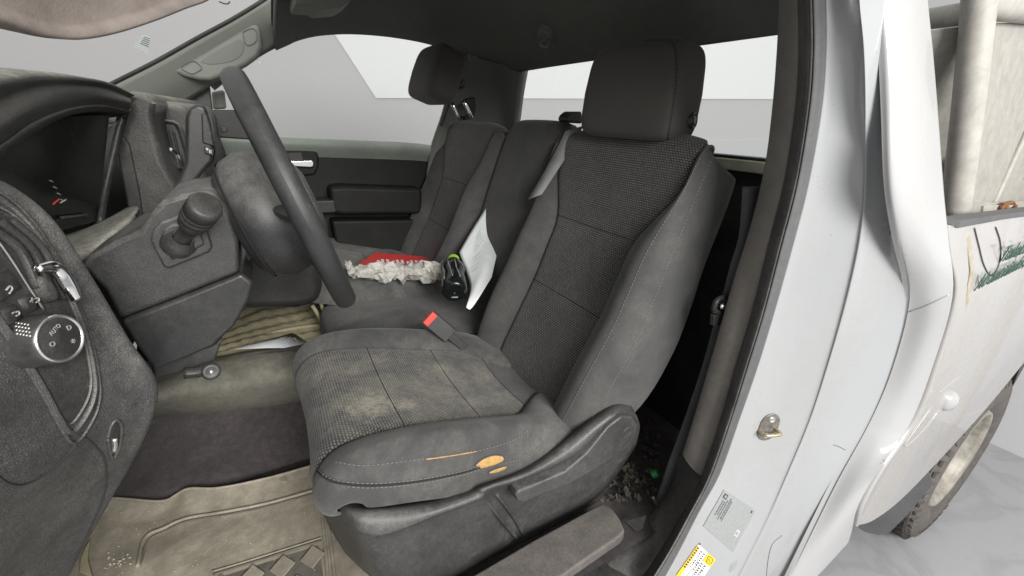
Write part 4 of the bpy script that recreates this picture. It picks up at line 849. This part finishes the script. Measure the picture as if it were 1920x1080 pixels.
# ================================================================== B-PILLAR, DOOR OPENING, QUARTER PANEL
bp = thing('door_pillar', V(.85, .4, -.9), 'white painted rear door pillar with rubber seal, striker and labels', 'door pillar')
def col(pts, Ds):
    n = len(pts); up_ = pts[0][1] == -80; Ds = [Ds] * n if not hasattr(Ds, '__len__') else list(np.interp(np.linspace(0, 1, n), np.linspace(0, 1, len(Ds)), Ds)); q = [P(a, b, d) for (a, b), d in zip(pts, Ds)]
    if up_: e = q[0] - q[1]; q = [q[0] + e / np.linalg.norm(e) * .16 + np.array([0, .03, 0])] + q
    return q
T0 = [(1464, -80), (1461, 0), (1456, 100), (1448, 200), (1434, 310), (1408, 420), (1374, 530), (1340, 650), (1305, 770), (1280, 850)]
T1 = [(1494, -80), (1495, 0), (1497, 100), (1491, 200), (1470, 340), (1440, 460), (1410, 585), (1378, 690), (1350, 790), (1316, 892)]
t0 = col(T0, .50); t1 = col(T1, .445); tm = [(a * .5 + b * .5) + np.array([-.010, -.006, 0]) for a, b in zip(t0, t1)]
tb0 = [p + np.array([.03, .0, 0]) for p in t0]; tb1 = [p + np.array([.16, -.005, 0]) for p in t0]
sheet('pillar_trim', [tb1, tb0, t0, tm, t1, [p + np.array([.02, .01, 0]) for p in t1]], M['btrim'], bp, 5, 4)
S1 = T1[:-1] + [(1316, 892), (1278, 968), (1236, 1040), (1190, 1105)]
S1[9] = (1314, 895)
S2 = [(1548, -80), (1548, 0), (1549, 90), (1541, 200), (1516, 345), (1484, 470), (1452, 585), (1420, 690), (1386, 788), (1350, 888), (1310, 962), (1270, 1040), (1228, 1115)]
def lerp2(a, b, f): return [(p[0] * (1 - f) + q[0] * f, p[1] * (1 - f) + q[1] * f) for p, q in zip(a, b)]
SM = lerp2(S1, S2, .48)
s1 = col(S1, .445); sm = col(SM, .415); s2 = col(S2, .40)
sheet('door_seal', [[p + np.array([.02, .01, 0]) for p in s1], s1, [p + np.array([-.010, -.004, 0]) for p in col(lerp2(S1, S2, .2), .432)], [p + np.array([-.008, -.004, 0]) for p in col(lerp2(S1, S2, .38), .42)], [p + np.array([.006, 0, 0]) for p in sm]], M['seal'], bp, 5, 4)
sheet('seal_lip', [[p + np.array([.006, .0, 0]) for p in sm], [p + np.array([-.002, 0, 0]) for p in col(lerp2(S1, S2, .58), .41)], [p + np.array([-.003, 0, 0]) for p in col(lerp2(S1, S2, .8), .405)], s2, [p + np.array([.01, .004, 0]) for p in s2]], M['seal2'], bp, 5, 4)
tube('seal_bead', [p + np.array([-.004, -.002, 0]) for p in col(lerp2(S1, S2, .46), .414)], .0022, M['dashtop'], bp, n=90, seg=6)
J1 = [(1580, -80), (1582, 0), (1592, 90), (1590, 200), (1570, 345), (1535, 470), (1500, 600), (1472, 700), (1440, 800), (1402, 895), (1362, 975), (1322, 1055), (1285, 1130)]
J2 = [(1612, -80), (1612, 0), (1620, 90), (1623, 200), (1622, 345), (1614, 445), (1590, 560), (1556, 680), (1520, 790), (1474, 900), (1438, 982), (1398, 1062), (1365, 1130)]
J3 = [(1636, -80), (1637, 0), (1645, 90), (1650, 200), (1652, 345), (1656, 445), (1650, 560), (1615, 690), (1572, 800), (1522, 908), (1482, 1000), (1445, 1080), (1420, 1140)]
J4 = [(1656, -80), (1656, 0), (1664, 90), (1669, 210), (1674, 350), (1688, 450), (1706, 560), (1674, 690), (1632, 790), (1572, 900), (1522, 1000), (1480, 1085), (1450, 1145)]
J5 = [(1732, -80), (1736, 0), (1746, 100), (1756, 220), (1767, 360), (1776, 450), (1783, 555), (1748, 680), (1706, 790), (1644, 880), (1608, 945), (1597, 992), (1592, 1010)]
dz5 = [.385, .375, .355, .325, .295, .265, .24, .235, .235, .235, .24, .245, .247]
d4 = [.375, .365, .345, .325, .30, .29, .285, .28, .28, .28, .28, .28, .28]; d2 = [.36, .36, .355, .35, .345, .335, .33, .33, .33, .33, .33, .33, .33]
j1 = [p + np.array([.013, 0, 0]) for p in col(J1, .372)]; j2 = col(J2, d2); j3 = [p + np.array([.03, .0, 0]) for p in col(J3, [a * .5 + b * .5 for a, b in zip(d2, d4)])]; j4 = col(J4, d4); j5 = col(J5, dz5)
ja = [(a * .75 + b * .25) + np.array([.004, 0, 0]) for a, b in zip(s2, j1)]; jb = [(a * .2 + b * .8) + np.array([.006, 0, 0]) for a, b in zip(j1, j2)]
jc = [(a * .75 + b * .25) + np.array([.008, 0, 0]) for a, b in zip(j2, j3)]; jd = [(a * .2 + b * .8) + np.array([.008, 0, 0]) for a, b in zip(j3, j4)]
jo, JA = sheet('door_jamb', [[p + np.array([.01, .004, 0]) for p in s2], s2, ja, j1, jb, j2, jc, j3, jd, j4], M['silver'], bp, 5, 5); jt = bvhw(jo)
# outer skin of the cab behind the door
oe = [p + np.array([.004, -.003, 0]) for p in j4]; om = [(a * .6 + b * .4) + np.array([0, -.010, 0]) for a, b in zip(j4, j5)]; on = [(a * .15 + b * .85) + np.array([0, -.006, 0]) for a, b in zip(j4, j5)]
oo, OA = sheet('outer_skin', [[p + np.array([-.004, .01, 0]) for p in j4], oe, om, on, j5, [p + np.array([.0, .03, 0]) for p in j5]], M['white'], bp, 5, 5); ot = bvhw(oo)
tube('skin_crease', onsurf(ot, [(1706, 584), (1735, 574), (1780, 552)], .0002, 20), .0016, M['silver'], bp, n=20, seg=6)
# striker
M['strike'] = simple('striker_steel', (.20, .19, .175), .4, .55, vary=.3, vs=120); M['brass'] = simple('yellow_zinc', (.38, .31, .20), .35, .6, vary=.3, vs=150)
h = hit(jt, 1440, 800, 0); hn = h - np.asarray(hit(jt, 1440, 800, .01)); hn = -hn / np.linalg.norm(hn)
hu = hit(jt, 1452, 768, 0) - hit(jt, 1428, 832, 0); hu -= hn * hu.dot(hn); hu /= np.linalg.norm(hu); hw = np.cross(hu, hn)
stk = prism('striker_plate', [h + hn * .0005 + hu * (.026 * math.sin(t) + .008 * np.sign(math.sin(t))) + hw * .022 * math.cos(t) for t in np.linspace(0, 2 * math.pi, 24, endpoint=False)], hn * .003, M['strike'], bp, bevel=.001)
tube('striker_loop', [h + hw * .016 + hu * -.002, h + hw * .016 + hn * .012 + hu * -.003, h + hw * .014 + hn * .02 + hu * -.004, h - hw * .014 + hn * .02 - hu * .008, h - hw * .018 + hn * .012 - hu * .009, h - hw * .018 - hu * .009], .0042, M['brass'], stk, n=30, seg=10)
for s_ in (1, -1): lathe('striker_bolt', h + hu * .02 * s_ + hn * .003, hn, [(0, .0075), (.002, .0072), (.0025, .005), (.0012, .004), (.0012, 0)], M['satin'], stk, 16)
# labels on the jamb
lq = [(1357, 918), (1416, 957), (1374, 1034), (1318, 986)]
lb = decal('grey_label', jt, lq, M['label'], bp, 8, .0012)
def lpt(q, s, t): q = np.array(q, float); return (q[0] * (1 - s) + q[1] * s) * (1 - t) + (q[3] * (1 - s) + q[2] * s) * t
def lrect(nm, q, s0, s1_, t0_, t1_, mt, parent, off=.0018): return decal(nm, jt, [lpt(q, s0, t0_), lpt(q, s1_, t0_), lpt(q, s1_, t1_), lpt(q, s0, t1_)], M[mt], parent, 3, off)
lrect('label_logo', lq, .06, .17, .05, .17, 'ink', lb); lrect('label_logo_window', lq, .09, .14, .08, .14, 'label', lb, .0022)
for i, (s_, t0_, t1_) in enumerate(((.10, .22, .62), (.155, .22, .58), (.21, .16, .66), (.27, .08, .62), (.32, .12, .64))):
    t_ = t0_
    while t_ < t1_:
        w_ = random.uniform(.015, .045); lrect('label_text', lq, s_, s_ + .026, t_, min(t1_, t_ + w_), 'ink', lb); t_ += w_ + .014
lrect('label_mark', lq, .90, .94, .04, .09, 'ink', lb); lrect('label_mark', lq, .80, .90, .56, .70, 'inkf', lb); lrect('label_mark', lq, .82, .88, .585, .675, 'label', lb, .0022)
yq = [(1309, 1020), (1341, 1048), (1303, 1104), (1268, 1078)]
yl = decal('warning_label', jt, yq, M['labelw'], bp, 8, .0012) or bp
lrect('label_band', yq, -.02, .14, .04, 1, 'labely', yl); lrect('label_pictogram', yq, .55, 1.0, .0, .26, 'labely', yl)
pg = [lpt(yq, a, b) for a, b in ((.64, .06), (.84, .04), (.93, .12), (.9, .2), (.72, .21), (.64, .06))]
tube('pictogram_line', onsurf(jt, pg, .002, 24), .0008, M['ink'], yl, n=24, seg=5); tube('pictogram_line', onsurf(jt, [lpt(yq, .72, .10), lpt(yq, .84, .17)], .002, 6), .0008, M['ink'], yl, n=6, seg=5)
for i in range(9): lrect('label_text', yq, .01, .11, .06 + i * .075, .06 + i * .075 + .05, 'ink', yl, .002)
for r_ in range(4):
    for i in range(8): lrect('label_text', yq, .24 + r_ * .17, .24 + r_ * .17 + .07, (.08 if r_ < 2 else .32) + i * .07, (.08 if r_ < 2 else .32) + i * .07 + random.uniform(.02, .05), 'ink', yl, .002)
    tube('label_rule', onsurf(jt, [lpt(yq, .19 + r_ * .18, .05), lpt(yq, .19 + r_ * .18, .98)], .0018, 10), .0004, M['ink'], yl, n=10, seg=4)
lrect('label_mark', yq, .0, .07, -.05, -.01, 'ink', yl)
patch('drain_plug', jt, [(1365, 1072), (1370, 1056), (1382, 1050), (1384, 1056), (1377, 1068), (1368, 1074)], M['label'], bp, .001, 2)
tube('jamb_seam', onsurf(jt, [(1436, 1090), (1440, 1050), (1448, 1020), (1466, 1004)], .0003, 20), .0007, M['seal2'], bp, n=20, seg=5)
for q in ([(1562, 834), (1574, 838), (1585, 844)], [(1668, 440), (1672, 420), (1668, 395)]): tube('paint_scratch', onsurf(jt, q, .0001, 8), .0007, M['ink'], bp, n=8, seg=4)

# ================================================================== SEAT BELTS
sb1 = thing('driver_seat_belt', P(1350, 580, .54), 'black driver seat belt hanging behind the pillar trim', 'seat belt')
def ribbon(nm, a, b, Da, Db, mat, parent, n=30):
    a = resam(np.array([P(*p, Da) for p in a]), n); b = resam(np.array([P(*p, Db) for p in b]), n); return gridmesh(nm, np.stack([a, b], 1), mat, parent, thick=.002)
ribbon('webbing', [(1392, 350), (1385, 440), (1368, 500), (1350, 572)], [(1424, 350), (1412, 440), (1398, 500), (1376, 572)], .53, .515, M['belt'], sb1)
ribbon('webbing', [(1340, 600), (1318, 680), (1288, 770), (1252, 870), (1236, 920)], [(1372, 600), (1350, 680), (1318, 770), (1275, 870), (1258, 920)], .54, .525, M['belt'], sb1)
lp = tube('belt_guide', L(.515, (1338, 582), (1344, 564), (1362, 556), (1378, 560), (1374, 582), (1350, 586), (1338, 582)), .006, M['black'], sb1, n=34); lathe('guide_bolt', P(1354, 574, .51), (0, -1, .2), [(0, .007), (.004, .006), (.005, 0)], M['satin'], lp, 12)
prism('belt_tongue', L(.51, (1340, 592), (1368, 588), (1366, 610), (1338, 612)), .012, M['black'], sb1, bevel=.003)
tube('belt_end_sleeve', L(.535, (1262, 880), (1252, 905), (1243, 925), (1236, 945)), [.016, .018, .017, .014], M['trim'], sb1, n=14, flat=.5)
tube('belt_anchor', L(.54, (1238, 938), (1228, 960), (1218, 985)), .004, M['black'], sb1, n=10); tube('anchor_ring', L(.525, (1224, 932), (1232, 946), (1248, 946), (1252, 938)), .004, M['trim'], sb1, n=14)
sb2 = thing('centre_seat_belt', P(1040, 300, 1.18), 'grey seat belt strap crossing the centre backrest', 'seat belt')
ribbon('webbing', [(1060, 246), (1046, 275), (1022, 320), (990, 375)], [(1094, 236), (1078, 268), (1052, 310), (1016, 365)], 1.12, 1.09, M['beltg'], sb2)
prism('belt_slot', L(1.16, (1066, 216), (1074, 209), (1092, 209), (1092, 232), (1066, 230), (1062, 224)), .05, M['black'], sb2, bevel=.006)
M['bkl'] = simple('buckle_plastic', (.045, .045, .046), .45)
bk = thing('seat_belt_buckle', P(850, 640, 1.12), 'black seat belt buckle with red release button', 'buckle')
ba, bb = P(860, 643, 1.06), P(802, 594, 1.09); bd = bb - ba; BL = np.linalg.norm(bd); bd /= BL; bw = np.cross(bd, [0, 1, 0]); bw /= np.linalg.norm(bw); bn = np.cross(bd, bw)
bn *= np.sign(bn.dot(CAM - ba))
def bkp(t, w): return [ba + bd * a - bn * .0 + bw * b for a, b in ((t[0], -w), (t[1], -w), (t[1], w), (t[0], w))]
prism('buckle_body', [p + bn * .011 for p in bkp((BL * .28, BL * .97), .024)], -bn * .024, M['bkl'], bk, bevel=.004)
prism('release_button', [p + bn * .013 for p in bkp((BL * .86, BL * 1.02), .0215)], -bn * .02, M['red'], bk, bevel=.003)
prism('buckle_stalk', [p + bn * .006 for p in bkp((-BL * .5, BL * .3), .012)], -bn * .01, M['black'], bk, bevel=.003)

# ================================================================== THINGS LEFT ON THE SEATS
bt = thing('drink_bottle', P(852, 560, 1.3), 'black plastic bottle with lime green cap lying on centre seat', 'bottle')
b0, b1 = P(852, 549, 1.24), P(850, 487, 1.41); bd = b1 - b0; LB = np.linalg.norm(bd)
bot = lathe('bottle_body', b0, bd, [(.004, 0), (.004, .022), (0, .030), (.002, .038), (.012, .0435), (.03, .044), (LB * .38, .040), (LB * .5, .036), (LB * .62, .041), (LB * .74, .038), (LB * .86, .027), (LB * .93, .023)], M['botl'] if 'botl' in M else M['screen'], bt, 40)
lathe('bottle_cap', b0, bd, [(LB * .90, .0215), (LB * .92, .0225), (LB * 1.02, .022), (LB * 1.05, .019), (LB * 1.05, 0)], M['lime'], bt, 30)
u_ = np.cross(bd, [0, 0, 1]); u_ /= np.linalg.norm(u_); w_ = np.cross(u_, bd); w_ /= np.linalg.norm(w_)
if w_[2] < 0: w_ = -w_
tube('base_mark', [b0 - bd / LB * .0005 + u_ * .011 - w_ * .019, b0 - bd / LB * .0005 - u_ * .011 - w_ * .019], .0028, M['dimink'], bot, n=4, seg=6)
lathe('base_dimple', b0 - bd / LB * .001 - w_ * .002, -bd, [(0, .004), (.001, .003), (.0005, 0)], M['trim'], bot, 12)
for a_ in (.9, 1.5, 2.2):
    q = [b0 + bd * t + (u_ * math.cos(a_ + t * .8) + w_ * math.sin(a_ + t * .8)) * (r_ + .0006) for t, r_ in ((.2, .0435), (.38, .040), (.5, .036), (.62, .041), (.74, .038))]

    tube('body_groove', q, .002, M['pillar'], bot, n=16, seg=6)
# crumpled plastic
bg_ = thing('crumpled_plastic_bag', P(745, 520, 1.52), 'crumpled clear plastic wrapper lying across the centre seat', 'plastic bag')
from mathutils import noise as mnoise
def crumple(name, pts, rad, mat, parent, amp=.5, n=24, seg=10, sc=11):
    c = resam(np.array(pts), n); t, Nn, B = frames(c); A = []; RJ = np.random.rand(n, seg + 1, 3)
    for i in range(n):
        f = i / (n - 1); r = np.interp(f, np.linspace(0, 1, len(rad)), rad); row = []
        for j in range(seg + 1):
            a = 2 * math.pi * (j % seg) / seg; d = Nn[i] * math.cos(a) + B[i] * math.sin(a); p = c[i] + d * r
            w_j = 0 if j == seg else j; rnd = RJ[i, w_j]
            q = c[i] + d * r * (1 + amp * (rnd[0] - .45)) + t[i] * (rnd[1] - .5) * .009; q[2] = max(c[i][2] + (q[2] - c[i][2]) * .85 + (rnd[2] - .5) * .012, zmin); row.append(q)
        A.append(row)
    return gridmesh(name, np.array(A), mat, parent, smooth=False)
zmin = V(0, 0, -.648)[2]
def filmmat():
    m, nt, b = newmat('cloudy_plastic_film'); g = N(nt, 'ShaderNodeNewGeometry'); n = noise(nt, g.outputs['Position'], 60, 5, .7, .5)
    nt.links.new(mixc(nt, ramp(nt, n, .35, .65), (.42, .40, .34), (.74, .73, .69)), b.inputs['Base Color']); b.inputs['Roughness'].default_value = .16; b.inputs['Specular IOR Level'].default_value = .6
    b.inputs['Transmission Weight'].default_value = .25; b.inputs['IOR'].default_value = 1.2; return m
M['filmw'] = filmmat()
crumple('wrapper_roll', L3((662, 512, 1.46), (700, 508, 1.50), (745, 510, 1.52), (790, 511, 1.50), (832, 508, 1.46)), [.020, .032, .037, .038, .042], M['filmw'], bg_, .8)
crumple('wrapper_end', L3((650, 492, 1.47), (658, 502, 1.47), (672, 512, 1.46)), [.006, .014, .022], M['filmw'], bg_, 1.0, n=10, seg=8, sc=5)
# red folder
rf = thing('red_folder', P(745, 495, 1.7), 'red card folder with white lettering under the plastic wrapper', 'folder')
rq = [P(664, 503, 1.60), P(703, 476, 1.80), P(820, 485, 1.84), P(818, 507, 1.62)]
rn = np.cross(rq[1] - rq[0], rq[3] - rq[0]); rn /= np.linalg.norm(rn); rn *= np.sign(rn[2])
rb = prism('folder_cover', rq, rn * .006, M['redcard'], rf, bevel=.001)
xd = rq[3] - rq[0]; yd = np.cross(rn, xd); o_ = rq[0] * .62 + rq[1] * .30 + rq[3] * .08 + rn * .0062
text('folder_lettering', 'ENSENADA', o_ + (rq[3] - rq[0]) * .06, xd, yd, .075, M['whiteink'], rf, sx=1.15, shear=.3) if False else None
for i in range(14):
    a_ = o_ + (rq[3] - rq[0]) * (.10 + i * .062) - yd / np.linalg.norm(yd) * .0; 
    prism('folder_lettering', [a_ + yd / np.linalg.norm(yd) * .0 , a_ + xd / np.linalg.norm(xd) * .011, a_ + xd / np.linalg.norm(xd) * .022 + yd / np.linalg.norm(yd) * (.045 if i % 3 else .03), a_ + xd / np.linalg.norm(xd) * .010 + yd / np.linalg.norm(yd) * (.045 if i % 3 else .03)], rn * .0006, M['whiteink'], rb, bevel=0)
# papers leaning on the centre backrest
pp = thing('leaning_papers', P(890, 520, 1.25), 'white printed papers leaning against the centre backrest', 'papers')
def paper(nm, rows, mat, parent, k_=6): 
    A = crk(np.array(rows), k_); A = np.swapaxes(crk(np.swapaxes(A, 0, 1), k_), 0, 1); return gridmesh(nm, A, mat, parent, thick=.0012)
paper('paper_sheet', [L3((861, 473, 1.44), (886, 430, 1.46), (911, 391, 1.47)), L3((873, 505, 1.36), (898, 465, 1.38), (923, 425, 1.40)), L3((882, 540, 1.27), (906, 500, 1.29), (934, 458, 1.32)), L3((874, 577, 1.19), (886, 576, 1.19), (922, 520, 1.23))], M['paper'], pp)
paper('paper_sheet', [L3((880, 445, 1.475), (900, 415, 1.478), (917, 395, 1.482)), L3((890, 470, 1.43), (912, 445, 1.44), (929, 425, 1.445)), L3((900, 500, 1.37), (920, 480, 1.37), (937, 460, 1.375))], M['paper'], pp)

# ================================================================== CARGO BED
bd_ = thing('cargo_bed', V(1.9, .3, -.9), 'white pickup bed side with green lettering and black rail cap', 'truck bed')
rows = []
for pts in ([(1771, 420), (1779, 480), (1789, 556), (1756, 680), (1714, 790), (1652, 880), (1616, 945), (1604, 986)],
            [(1776, 421), (1785, 480), (1796, 556), (1766, 680), (1724, 790), (1664, 876), (1630, 938), (1612, 984)],
            [(1796, 424), (1806, 482), (1814, 556), (1790, 672), (1752, 778), (1700, 858), (1660, 925), (1640, 974)],
            [(1838, 420), (1846, 476), (1850, 545), (1832, 650), (1802, 742), (1762, 815), (1725, 870), (1690, 936)],
            [(1885, 411), (1892, 462), (1894, 525), (1880, 615), (1858, 690), (1832, 745), (1802, 790), (1762, 862)],
            [(1925, 404), (1932, 450), (1934, 505), (1926, 575), (1912, 630), (1896, 668), (1876, 705), (1850, 765)],
            [(1965, 398), (1972, 436), (1974, 480), (1970, 530), (1962, 570), (1952, 598), (1938, 630), (1920, 680)],
            [(2010, 390), (2016, 420), (2018, 455), (2016, 490), (2012, 520), (2006, 540), (1996, 565), (1985, 600)]):
    rows.append([P(a, b, d) for (a, b), d in zip(pts, (.275, .265, .25, .245, .243, .243, .246, .25))])
rows.append([V(3.08, d, z) for d, z in zip((.275, .265, .25, .245, .243, .243, .246, .25), (-.22, -.33, -.44, -.56, -.68, -.80, -.93, -1.06))])
front = [p + np.array([.006, .05, 0]) for p in rows[0]]
bo_, BA = sheet('bed_side', [front, rows[0], rows[1], rows[2]] + rows[3:], M['whited'], bd_, 5, 5); bbt = bvhw(bo_)
# return lip at the wheel arch edge
e_ = [r[-1] for r in rows]; gridmesh('arch_lip', np.array([crk(np.array(e_), 5), crk(np.array([p + np.array([.0, .03, .002]) for p in e_]), 5)]), M['whited'], bd_)
prism('rail_cap', [P(1765, 405, .285), P(1798, 414, .27), P(1862, 405, .27), P(1960, 392, .27), P(1960, 402, .27), P(1880, 412, .268), P(1800, 428, .268), P(1768, 418, .285)], .035, M['seal2'], bd_, bevel=.003)
tube('panel_seam', onsurf(bbt, [(1826, 428), (1834, 460), (1843, 495), (1856, 516), (1868, 505), (1875, 480), (1874, 452), (1866, 426)], .0004, 50), .0018, M['ink'], bd_, n=50, seg=5)
def wrap(s, px0, py0, px1, py1, hgt, nm, sx=1):
    """lettering laid on the bed side along the line between two picture points"""
    a, b = hit(bbt, px0, py0, .001), hit(bbt, px1, py1, .001)
    if a is None or b is None: print('text miss'); return
    tag(text(nm, s, a, b - a, (0, -.12, 1), hgt, M['greenink'], bd_, sx=sx, ext=.0006), kind='stuff')
wrap('Trabajos sin', 1868, 494, 1905, 480, .060, 'lettering', .92)
wrap('No autorizados para r', 1824, 546, 1885, 516, .060, 'lettering', .80)
for q in ([(1748, 760), (1720, 800), (1693, 838), (1716, 822), (1745, 790), (1760, 768)], [(1762, 735), (1780, 720), (1802, 704)], [(1785, 785), (1822, 775), (1858, 760)], [(1598, 1000), (1612, 990), (1640, 975)]): tube('body_crease', onsurf(bbt, q, .0002, 24), .0016, M['white'], bd_, n=24, seg=6)
h = hit(bbt, 1778, 752, 0)
if h is not None: lathe('body_cap', h, (-.25, -1, 0), [(-.004, .030), (.004, .028), (.012, .02), (.016, .008), (.0165, 0)], M['white'], bd_, 24)
# stain running down behind the front edge
def stainm():
    m, nt, b = newmat('brown_rain_stain'); g = N(nt, 'ShaderNodeNewGeometry'); n = noise(nt, g.outputs['Position'], 45, 6, .7, .4)
    nt.links.new(mixc(nt, ramp(nt, n, .35, .7), (.36, .335, .29), (.24, .18, .11)), b.inputs['Base Color']); b.inputs['Roughness'].default_value = .7; return m
M['stain'] = stainm()
sp_ = patch('rain_stain', bbt, [(1812, 432), (1818, 432), (1824, 470), (1828, 500), (1824, 540), (1814, 585), (1808, 598), (1812, 550), (1818, 505), (1814, 465)], M['stain'], bd_, .0005, 3)
# inner bed box so that the side has a body behind it
prism('bed_front_wall', [V(1.16, .33, -1.0), V(1.16, 1.95, -1.0), V(1.16, 1.95, -.17), V(1.16, .33, -.17)], (.03, 0, 0), M['cagep'], bd_, bevel=.003)
prism('wheel_arch_liner', [V(1.75, .30, -1.15), V(1.80, .30, -.95), V(2.0, .30, -.80), V(2.3, .30, -.74), V(2.62, .30, -.85), V(2.75, .30, -1.1), V(2.8, .30, -.70), V(1.7, .30, -.70)], .5, M['black'], bd_, bevel=0)
ub = thing('underbody_light_block', (0.9, 1.0, .45), 'unseen dark chassis added beneath the pickup to darken the ground', 'chassis')  # unseen pan and rails, added to block light from the ground below
prism('unseen_floor_pan', [np.array(p) for p in ((-1.0, .10, .66), (-1.0, 2.0, .66), (3.0, 2.0, .66), (3.0, .10, .66))], (0, 0, -.05), M['black'], ub, bevel=.01)
for y_ in (.55, 1.45): prism('unseen_frame_rail', [np.array(p) for p in ((-1.0, y_, .61), (-1.0, y_ + .09, .61), (3.0, y_ + .09, .61), (3.0, y_, .61))], (0, 0, -.16), M['black'], ub, bevel=.01)
# ---- cage of welded tube and sheet
cg = thing('cargo_cage', V(1.45, .42, -.2), 'welded off white tube and sheet cage standing in the bed with rust', 'cargo cage')
Dp0, Dp1 = .435, .375
tube('post', [P(1842, -90, .45), P(1834, 20, Dp0), P(1814, 210, .405), P(1790, 404, Dp1)], .0275, M['cage'], cg, n=24, seg=20)
tube('cross_rail', [P(1834, 22, Dp0), P(1780, 30, .49), P(1690, 42, .62)], .0225, M['cage'], cg, n=20, seg=16)
tube('side_rail', [P(1834, 8, Dp0), P(1880, 14, Dp0), P(1960, 24, Dp0)], .026, M['cage'], cg, n=14, seg=18)
prism('headboard_sheet', [P(1738, 56, .50), P(1815, 48, .452), P(1800, 420, .40), P(1738, 420, .47)], (.02, .0, 0), M['cagep'], cg, bevel=.002)
s1_ = prism('side_sheet', [P(1862, 44, .445), P(1990, 38, .445), P(2010, 300, .43), P(1990, 404, .42), P(1792, 408, .395), P(1800, 330, .41)], (.0, .012, 0), M['cagep'], cg, bevel=.002)
tube('sheet_fold', [P(1932, 232, .425), P(1900, 300, .415), P(1872, 362, .405), P(1862, 384, .40)], .007, M['cage'], cg, n=16, seg=8)
prism('base_angle', [P(1786, 366, .385), P(1860, 380, .385), P(1990, 374, .39), P(1990, 402, .39), P(1862, 408, .38), P(1786, 408, .38)], (0, .012, 0), M['cagep'], cg, bevel=.003)
prism('base_strip', [P(1846, 386, .377), P(1990, 380, .38), P(1990, 400, .38), P(1842, 406, .375)], (0, .008, 0), M['cage'], cg, bevel=.002)
tube('wire_twist', L(.37, (1876, 392), (1884, 384), (1896, 380), (1902, 388), (1894, 394), (1884, 390)), .006, M['rust'], cg, n=24, seg=8)
tube('wire_twist', L(.372, (1890, 388), (1900, 382), (1908, 390)), .006, M['cage'], cg, n=12, seg=8)
prism('rust_patch', L(.3765, (1790, 372), (1806, 370), (1812, 374), (1806, 398), (1794, 402), (1800, 384)), .003, M['rust'], cg, bevel=.0008)
# ---- rear wheel
wc = V(2.32, .285, -1.30); RW = .40
rwh = thing('rear_wheel', V(2.32, .40, -1.70), 'dusty rear wheel with chunky tyre and pale steel rim', 'wheel')
ty = lathe('tyre', wc, (0, 1, 0), [(.012, .225), (.0, .235), (-.012, .28), (-.016, .32), (-.008, .365), (.012, .388), (.03, .392), (.12, .395), (.21, .392), (.23, .388), (.25, .36), (.255, .3), (.24, .235)], M['rubber'], rwh, 96)
tm_ = None
for ring, (y_, w_) in enumerate(((.022, .034), (.062, .036), (.105, .036), (.148, .036), (.19, .036), (.225, .03))):
    for i in range(44):
        a_ = 2 * math.pi * (i + .5 * (ring % 2)) / 44
        if not (math.radians(100) < a_ < math.radians(290)): continue     # the front half faces the picture
        if tm_ is None:
            tm_ = bpy.data.meshes.new('tread_block'); b_ = [(sx * .5, sy * .5, sz) for sz in (-.02, .012) for sx, sy in ((-1, -1), (1, -1), (1, 1), (-1, 1))]
            b_ = [(x * (.86 if z > 0 else 1), y * (.86 if z > 0 else 1), z) for x, y, z in b_]; tm_.from_pydata(b_, [], [(0, 3, 2, 1), (4, 5, 6, 7), (0, 1, 5, 4), (1, 2, 6, 5), (2, 3, 7, 6), (3, 0, 4, 7)]); tm_.materials.append(M['rubberdk'])
        o = bpy.data.objects.new('tread_block', tm_); COL.objects.link(o); o.parent = ty
        rad = np.array([math.cos(a_), 0, math.sin(a_)]); tan = np.array([-math.sin(a_), 0, math.cos(a_)]); c_ = wc + rad * (RW - .006) + np.array([0, y_, 0])
        sx_ = .046 * (1 + .25 * math.sin(i * 2.3 + ring)); 
        o.matrix_local = Matrix([[tan[r] * sx_ if cc == 0 else (0, w_, 0)[r] if cc == 1 else rad[r] if cc == 2 else c_[r] for cc in range(4)] for r in range(3)] + [[0, 0, 0, 1]])
rm = lathe('rim', wc, (0, 1, 0), [(.004, .232), (-.006, .226), (-.004, .215), (.012, .208), (.05, .20), (.06, .16), (.04, .12), (.03, .08), (.03, 0)], M['steel'], rwh, 64)
for i in range(48):
    a_ = 2 * math.pi * i / 48; d_ = np.array([math.cos(a_), 0, math.sin(a_)]); 
    if not (math.radians(70) < a_ < math.radians(300)): continue
    prism('sidewall_lug', [wc + d_ * .352 + np.array([0, -.008, 0]) + np.array([-d_[2], 0, d_[0]]) * s_ * .012 for s_ in (-1, 1)] + [wc + d_ * .378 + np.array([0, -.002, 0]) + np.array([-d_[2], 0, d_[0]]) * s_ * .010 for s_ in (1, -1)], (0, -.008, 0), M['rubber'], ty, bevel=0)
mf = thing('mud_flap', V(1.75, .35, -1.1), 'dark grey mud flap in front of the rear wheel', 'mud flap')
x_ = 1.80
prism('flap_sheet', [PX(a, b, x_ + o2) for a, b, o2 in ((1600, 984, -.1), (1622, 998, -.06), (1648, 1004, 0), (1668, 1000, 0), (1700, 968, .02), (1752, 908, .05), (1740, 880, .05), (1650, 950, 0))], (.02, .02, 0), M['seal2'], mf, bevel=.003)

for i in range(9):
    f = .16 + i * .075; q = [(876 + 24 * (1 - f) - 4 + f * 10, 430 + f * 105), (900 + f * 16, 412 + f * 98)]
    if i != 4: tube('print_line', [P(*q[0], 1.435 - .17 * f) , P(*q[1], 1.45 - .17 * f)], .0007, M['inkf'], bpy.data.objects['paper_sheet.001'] if 'paper_sheet.001' in bpy.data.objects else pp, n=4, seg=4)
